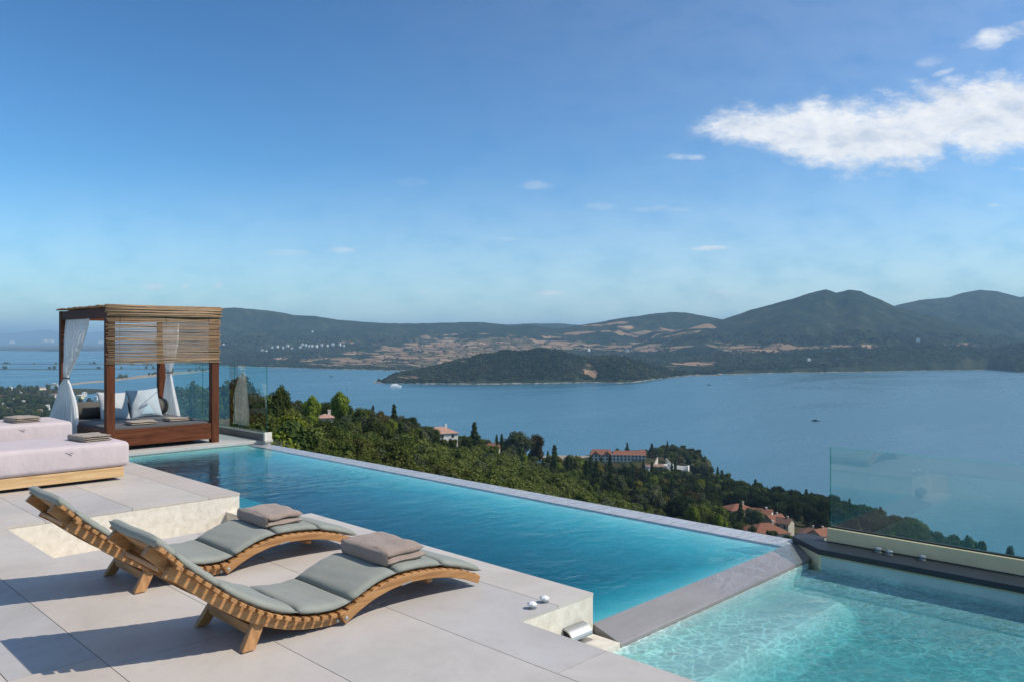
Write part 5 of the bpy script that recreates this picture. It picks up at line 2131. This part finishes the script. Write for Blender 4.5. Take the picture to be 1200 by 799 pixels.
def house(px, D, w_, d_, h, rh, rz, label, wallm='white_wall', roofm='roof', hip=True, chimney=True, wins=3, storeys=2, group=None, z=None, name='house', cat='house'):
    X = bearing(px) * D
    z = float(zg(np.array([X]), np.array([D]))[0]) - .3 if z is None else z
    t = thing(name, label, cat, V(X, D, z), rz, group)
    a = MB()
    a.box(-w_ / 2, w_ / 2, -d_ / 2, d_ / 2, -3.0, h)
    if not hip:
        for sx in (-1, 1):
            x0 = sx * w_ / 2
            x1 = x0 - sx * .25
            a.add([(x0, -d_ / 2, h + .001), (x0, d_ / 2, h + .001), (x0, 0, h + rh), (x1, -d_ / 2, h + .001), (x1, d_ / 2, h + .001), (x1, 0, h + rh)], [(0, 1, 2), (3, 5, 4), (0, 2, 5, 3), (1, 4, 5, 2)])
    obj('wall', a, M[wallm], t)
    e = .55
    a = MB()
    hw, hd = w_ / 2 + e, d_ / 2 + e
    if hip:
        k = min(hw, hd)
        rx = max(hw - k, .05)
        ry = max(hd - k, .05)
        if hw >= hd:
            rid = [(-rx, 0, h + rh), (rx, 0, h + rh)]
            vs = [(-hw, -hd, h - .05), (hw, -hd, h - .05), (hw, hd, h - .05), (-hw, hd, h - .05)] + rid
            fs = [(0, 1, 5, 4), (1, 2, 5), (2, 3, 4, 5), (3, 0, 4)]
        else:
            rid = [(0, -ry, h + rh), (0, ry, h + rh)]
            vs = [(-hw, -hd, h - .05), (hw, -hd, h - .05), (hw, hd, h - .05), (-hw, hd, h - .05)] + rid
            fs = [(0, 1, 4), (1, 2, 5, 4), (2, 3, 5), (3, 0, 4, 5)]
        vs += [(x, y, zz - .18) for x, y, zz in vs[:4]]
        fs += [(0, 6, 7, 1), (1, 7, 8, 2), (2, 8, 9, 3), (3, 9, 6, 0), (6, 9, 8, 7)]
        a.add(vs, fs)
    else:
        for sy in (-1, 1):
            vs = [(-hw, sy * hd, h - .15), (hw, sy * hd, h - .15), (hw, 0, h + rh + .2), (-hw, 0, h + rh + .2)]
            vs += [(x, y, zz - .2) for x, y, zz in vs]
            a.add(vs, [(0, 1, 2, 3), (7, 6, 5, 4), (0, 4, 5, 1), (1, 5, 6, 2), (2, 6, 7, 3), (3, 7, 4, 0)])
    r_ = obj('roof', a, M[roofm], t, recalc=hip)
    if chimney:
        a = MB()
        a.box(w_ * .18, w_ * .18 + .8, -.4, .4, h + rh * .4, h + rh + .9)
        a.box(w_ * .18 - .08, w_ * .18 + .88, -.48, .48, h + rh + .9, h + rh + 1.05)
        obj('chimney', a, M[wallm], r_)
    hs = h / storeys
    for s in range(storeys):
        for i in range(wins):
            x = -w_ / 2 + w_ * (i + .5) / wins
            for fy, sg in ((-d_ / 2, -1),):
                a = MB()
                a.box(x - .55, x + .55, min(fy, fy + sg * .06), max(fy, fy + sg * .06), s * hs + .9, s * hs + 2.2)
                f_ = obj('window', a, M['shutter'], t)
                a = MB()
                a.box(x - .42, x + .42, fy + sg * .085 if sg < 0 else fy + .0605, fy + sg * .0605 if sg < 0 else fy + .085, s * hs + 1.0, s * hs + 2.1)
                obj('pane', a, M['pane'], f_)
        for i in range(2):
            y = -d_ / 2 + d_ * (i + .5) / 2
            a = MB(); a.box(-w_ / 2 - .06, -w_ / 2, y - .5, y + .5, s * hs + .9, s * hs + 2.2)
            obj('window', a, M['pane'], t)
    return t


FZ = -YAW     # facing the terrace
house(515, 350, 14, 10, 5.8, 2.4, FZ + .35, 'white two storey house with a hipped tile roof on the wooded ridge', 'white_wall', 'roof_pink')
house(575, 385, 9, 8, 4.6, 1.6, FZ - .2, 'small cream house with a tiled roof beside two cypresses', 'cream_wall', storeys=1, wins=2)
house(381, 228, 4.2, 4, 3.6, .9, FZ + .3, 'small house half hidden by trees beside the bright green pine', 'cream_wall', 'roof_pink', storeys=1, wins=2)
house(865, 430, 14, 11, 6.0, 2.4, FZ + .25, 'topmost red roofed house among the dark trees', 'stone_wall', 'roof')
house(893, 425, 10, 8, 6.0, 2.0, FZ - .5, 'small tiled house behind the olive tree, second from the top', 'white_wall', 'roof', hip=False)
house(919, 392, 7, 9, 6.6, 1.8, FZ - .65, 'tall cream gabled house with a brown roof beside the low red roof', 'stone_wall', 'roof_dk', hip=False, wins=2)
house(907, 396, 9, 9, 6.4, 2.4, FZ + .5, 'cream gabled house with a red tile roof joined to the tall one', 'stone_wall', 'roof', hip=False, wins=2)
house(897, 360, 17, 13, 4.6, 3.4, FZ + .15, 'low house with a broad red hipped roof just above the pool corner', 'cream_wall', 'roof', storeys=1)
house(948, 398, 9, 9, 3.0, 2.2, FZ - .3, 'low brown roofed house beside the end of the spa coping', 'cream_wall', 'roof_dk', storeys=1)
house(961, 392, 9, 8, 3.6, 2.4, FZ + .6, 'red roofed house beside the end of the glass screen', 'stone_wall', 'roof', storeys=1, hip=False)
house(1003, 392, 12, 10, 3.6, 2.8, FZ + .1, 'grey brown roofed house seen through the glass screen', 'cream_wall', 'roof_old', storeys=1)

# hotel
X = bearing(724) * 770
hz = -116.6
t = thing('hotel', 'long white hotel with a tiled roof and rows of balconies on the point', 'hotel', V(X, 770, hz), FZ - .12)
a = MB(); a.box(-26, 26, -6, 6, -4, 9.3)
obj('wall', a, M['white_wall'], t)
a = MB()
for x0, x1, ro in ((-27, -6, 13.2), (-5.999, 27, 12.3)):
    vs = [(x0, -8, 9.0), (x1, -8, 9.0), (x1, 8, 9.0), (x0, 8, 9.0), (x0 + 2.5, 0, ro), (x1 - 1, 0, ro)]
    a.add(vs, [(0, 1, 5, 4), (1, 2, 5), (2, 3, 4, 5), (3, 0, 4), (0, 3, 2, 1)])
rf = obj('roof', a, M['roof'], t)
for x in (-21, -10):
    a = MB()
    a.prism_y([(x - 3.6, 9.2), (x + 3.6, 9.2), (x, 12.6)], -8.8, -2)
    obj('gable', a, M['roof'], rf)
for fl in range(3):
    z0 = fl * 3.1
    a = MB(); a.box(-26, 26, -7.6, -6.02, z0 + 2.85, z0 + 3.05)
    obj('balcony', a, M['white_wall'], t)
    for i in range(15):
        x = -24.5 + i * 3.5
        a = MB(); a.box(x - .75, x + .75, -6.06, -6.001, z0 + .4, z0 + 2.3)
        obj('window', a, M['pane'], t)
for i in range(16):
    x = -25.8 + i * 3.44
    a = MB(); a.box(x - .12, x + .12, -7.6, -6.03, -.5, 9.0)
    obj('divider', a, M['white_wall'], t)

a = MB()
a.add([V(bearing(p) * d, d, -118.75) for p, d in ((632, 806), (650, 800), (690, 803), (700, 815), (694, 832), (660, 838), (636, 832))]
      + [V(bearing(p) * d, d, -122) for p, d in ((632, 806), (650, 800), (690, 803), (700, 815), (694, 832), (660, 838), (636, 832))], [tuple(range(7))] + [(i, (i + 1) % 7, (i + 1) % 7 + 7, i + 7) for i in range(7)])
structure(obj('beach', a, M['sand'], recalc=True))

# pale flat buildings and stairs on the point
house(768, 690, 17, 12, 6.5, .9, FZ + .2, 'white flat roofed house with a tiled front part, below the hotel end', 'white_wall', 'roof_old', chimney=False, wins=3)
house(752, 806, 8, 7, 4.5, 1.6, FZ, 'small orange roofed house behind the end of the hotel', 'cream_wall', 'roof', storeys=1, wins=2)


def terrace(px, D, w_, h, rz, label, n=4, col='white_wall'):
    X = bearing(px) * D
    z = float(zg(np.array([X]), np.array([D]))[0])
    t = thing('garden_terrace', label, 'terrace', V(X, D, z), rz)
    a = MB()
    for i in range(n):
        a.box(-w_ / 2, w_ / 2, i * 2.0, i * 2.0 + 1.999, -2, h * (i + 1) / n)
    obj('step', a, M[col], t)
    for sx in (-1, 1):
        a = MB()
        a.prism_y([(sx * w_ / 2 - .35, -2), (sx * w_ / 2 + .35, -2), (sx * w_ / 2 + .35, h + .9), (sx * w_ / 2 - .35, h + .9)], -.4, 2 * n + .3)
        obj('parapet', a, M[col], t)
    return t


terrace(781, 700, 15, 5.5, FZ + .5, 'pale stepped garden terrace above the white flat roofed house')
terrace(798, 716, 12, 3.5, FZ - .4, 'pale low terrace at the tip of the point under dark trees', 3)
for px, D, ln, rz, lb in ((768, 725, 14, FZ + 1.1, 'cream stone garden wall climbing the point beside the stair'), (785, 722, 14, FZ + 1.9, 'cream garden wall climbing the point under the tallest tree')):
    X = bearing(px) * D
    z = float(zg(np.array([X]), np.array([D]))[0])
    a = MB()
    n = 7
    for i in range(n):
        a.box(-ln / 2 + ln * i / n, -ln / 2 + ln * (i + 1) / n - .001, -.4, .4, -3, 2.4 + i * 1.0)
    o = obj('garden_wall', a, M['cream_wall'], bevel=.05)
    o.location = V(X, D, z)
    o.rotation_euler = (0, 0, rz)
    tag(o, lb, 'wall')

# village on the plain
VIL = [(4, 465.5, 13, 0, 'y'), (8, 473, 15, 1, 'w'), (16, 476, 11, 2, 'c'), (34, 466, 15, 0, 'w'), (37, 474, 17, 1, 'w'), (31, 481.5, 13, 2, 'c'), (46, 475, 9, 1, 'w'), (54, 477, 12, 1, 'w'), (58, 478.5, 10, 1, 'w'), (50, 482, 13, 2, 'c'),
       (64, 474.5, 9, 1, 'w'), (12, 455, 14, 1, 'w'), (23, 453.5, 10, 1, 'w'), (47, 454.5, 22, 2, 'c'), (25, 458.5, 12, 2, 'c'), (64, 463, 16, 2, 'c'), (94, 464, 14, 3, 'y'), (99, 461.5, 10, 1, 'w'), (19, 468, 10, 1, 'w'), (64, 450, 11, 1, 'w'),
       (72, 478, 9, 2, 'c'), (28, 471, 8, 1, 'w'), (114, 465, 10, 1, 'w'), (5, 477.5, 11, 2, 'c'), (23, 483, 14, 1, 'w'), (40, 485, 12, 2, 'c'), (57, 486, 11, 0, 'w'), (10, 483, 12, 0, 'c'), (107, 474, 13, 2, 'c')]
rv = random.Random(8)
VL = {0: 'small village house with a terracotta roof on the plain by the lagoon', 1: 'small white village house with a pale roof on the plain by the lagoon', 2: 'small village house with a weathered roof on the plain by the lagoon'}
M['roof_pale'] = m_roof('pale_roof', (.50, .47, .43), (.66, .63, .58))
for px, py, w_, rk, wl in VIL:
    D = F * (EYE + 117) / (py - CY + 1.0)
    lab = 'pale yellow house with a light roof standing clear by the lagoon, under the tied curtain' if rk == 3 else VL[rk]
    house(px, D, w_, w_ * rv.uniform(.6, .85), rv.uniform(3.5, 6), 1.8, FZ + rv.uniform(-.7, .7), lab, {'w': 'white_wall', 'c': 'cream_wall', 'y': 'yellow_wall'}[wl], {0: 'roof', 1: 'roof_pale', 2: 'roof_old', 3: 'roof_pale'}[rk],
          hip=rv.random() < .5, chimney=False, wins=2, storeys=1, group=None if rk == 3 else VL[rk].replace('house', 'houses'), z=-117.8)


# far white houses across the bay: a gabled block each
def far_house(px, py, D, w_, label, group):
    a = MB()
    h = w_ * .55
    a.prism_y([(-w_ / 2, -6), (w_ / 2, -6), (w_ / 2, h), (0, h * 1.35), (-w_ / 2, h)], -w_ * .4, w_ * .4)
    o = obj('far_house', a, M['white_wall'])
    o.location = V(bearing(px) * D, D, py2z(py, D))
    o.rotation_euler = (0, 0, FZ + rv.uniform(-.6, .6))
    return tag(o, label, 'house', group)


G1 = 'tiny white house at the foot of the dark ridge across the bay'
DP = 4700
for px, py in [(262, 404), (291, 413.5), (307, 411), (312, 412), (319, 407), (325, 406.5), (332, 407.5), (337, 405.5), (354, 404), (358, 404.5), (362, 406), (366, 405.5), (371, 406), (377, 404.5), (384, 405), (390, 404), (398, 404), (403, 405), (352, 407), (342, 408), (280, 409), (300, 414), (366, 389)]:
    far_house(px, py, 4650 if py > 390 else 5300, rv.uniform(9, 16), G1, 'white houses across the bay')
for px, py in [(733, 421), (738, 419), (741, 420.5), (746, 420), (729, 418), (752, 419), (690, 410), (735, 411)]:
    far_house(px, py, 3900, rv.uniform(9, 13), 'tiny pale house in the hamlet behind the wooded headland', 'houses behind the headland')
far_house(1076, 399, 3500, 14, 'lone white building on the dark slope across the bay', None)
far_house(948, 422, 3300, 12, 'small pale house above the far shore under the twin peaks', None)
for px, py in [(14, 402), (52, 401), (55, 401), (60, 401), (118, 402)]:
    far_house(px, py + .3, 14500, 75, 'pale building block on the hazy flat coast beyond the lagoon', 'pale blocks on the hazy coast')
for px, py, D, h in ((977, 392, 4350, 42), (1001, 390, 4400, 36)):
    t = thing('mast', 'thin pale mast on the flank of the twin peaked mountain, the {} one'.format('taller' if h > 40 else 'shorter'), 'mast', V(bearing(px) * D, D, py2z(py, D)))
    a = MB(); a.tube([(0, 0, -10), (0, 0, h)], [2.2, 1.0], 8)
    obj('pole', a, M['white_wall'], t)
    a = MB(); a.box(-3, 3, -1.2, 1.2, h * .7, h * .7 + 2)
    obj('platform', a, M['white_wall'], t)

# ------------------------------------------------------------------ boats
M['hull_w'] = m_plain('white_hull', (.78, .78, .77), .3, .03, 1, 0, 3)
M['hull_b'] = m_plain('navy_hull', (.03, .045, .06), .3, .1, 1, 0, 3)


def boat(name, px, py, L, wd, hh, rz, label, hull, cabins, mast=0, parts=True):
    D = F * (EYE - SEA) / (py - CY)
    t = thing(name, label, 'boat', V(bearing(px) * D, D, SEA), rz)
    a = MB()
    n = 10
    vs = []
    for i in range(n + 1):
        u = i / n
        x = -L / 2 + L * u
        b = wd / 2 * (1 if u < .55 else max(.03, 1 - ((u - .55) / .45) ** 1.8))
        dk = hh * (1 + .35 * max(0, u - .5) ** 1.2)
        vs += [(x, -b, dk), (x, -b * .72, -.3), (x, b * .72, -.3), (x, b, dk)]
    fs = []
    for i in range(n):
        for k in range(3):
            fs.append((i * 4 + k, i * 4 + 4 + k, i * 4 + 5 + k, i * 4 + 1 + k))
        fs.append((i * 4 + 3, i * 4 + 7, i * 4 + 4, i * 4))
    fs += [(3, 2, 1, 0), (n * 4, n * 4 + 1, n * 4 + 2, n * 4 + 3)]
    a.add(vs, fs)
    obj('hull', a, M[hull], t, recalc=True)
    for x0, x1, w2, z0, z1, mm in cabins:
        a = MB()
        a.prism_y([(x0, z0), (x1, z0), (x1 - (z1 - z0) * .6, z1), (x0, z1)], -w2 / 2, w2 / 2)
        obj('cabin', a, M[mm], t, bevel=.05)
    if mast:
        a = MB(); a.tube([(0, 0, hh), (0, 0, mast)], [.12 * L / 10, .05 * L / 10], 6)
        obj('mast', a, M['hull_w'], t)
    return t


boat('motor_boat', 955.5, 493.2, 12.0, 3.4, 1.4, FZ + math.pi, 'dark motor boat alone on the open water of the bay', 'hull_b', [(-1.5, 2.6, 2.5, 1.4, 2.9, 'hull_b'), (-5.4, -3.6, 2.2, 1.4, 2.2, 'hull_w')], 4.0)
boat('motor_yacht', 463.5, 453.2, 33, 7.5, 3.2, FZ + .5, 'large white yacht moored off the tip of the wooded headland', 'hull_w', [(-14, 9, 7, 3.6, 6.4, 'hull_w'), (-9, 5, 5.5, 6.42, 8.6, 'hull_w'), (-4, 1, 2.0, 8.62, 10.6, 'shutter')], 15)
boat('small_boat', 388, 441.3, 14, 4, 1.5, FZ + .2, 'tiny dark boat on the water by the far sandy shore', 'hull_b', [(-3, 2, 2.6, 1.5, 3.0, 'hull_b')], 0)
boat('small_boat', 407, 456.5, 9, 3, 1.2, FZ - .3, 'tiny pale boat above the wooded ridge, off the headland tip', 'hull_w', [(-2, 1.5, 2, 1.2, 2.6, 'hull_b')], 0)
boat('small_boat', 831, 451, 12, 3.5, 1.4, FZ, 'tiny dark boat off the far shore beyond the headland end', 'hull_b', [(-2, 2, 2.2, 1.4, 2.8, 'hull_b')], 0)
boat('small_boat', 878.5, 443.2, 10, 3, 1.4, FZ, 'tiny white boat close to the far shore under the twin peaks', 'hull_w', [(-2, 2, 2, 1.4, 2.8, 'hull_w')], 0)

# ------------------------------------------------------------------ the air
m, t = mat('air')
pv = t.n('ShaderNodeVolumePrincipled')
pv.inputs['Color'].default_value = (.47, .75, 1.0, 1)
pv.inputs['Density'].default_value = 7e-5
pv.inputs['Anisotropy'].default_value = .0
finish(t, None, pv.outputs[0])
a = MB()
x0, x1, y0, y1 = -52000, 52000, -4000, 50000
c4 = [V(x0, y0), V(x1, y0), V(x1, y1), V(x0, y1)]
a.add([(x, y, SEA - 8) for x, y, _ in c4] + [(x, y, 560) for x, y, _ in c4], [(0, 3, 2, 1), (4, 5, 6, 7), (0, 1, 5, 4), (1, 2, 6, 5), (2, 3, 7, 6), (3, 0, 4, 7)])
hz_ = obj('haze', a, m)
tag(hz_, kind='stuff')
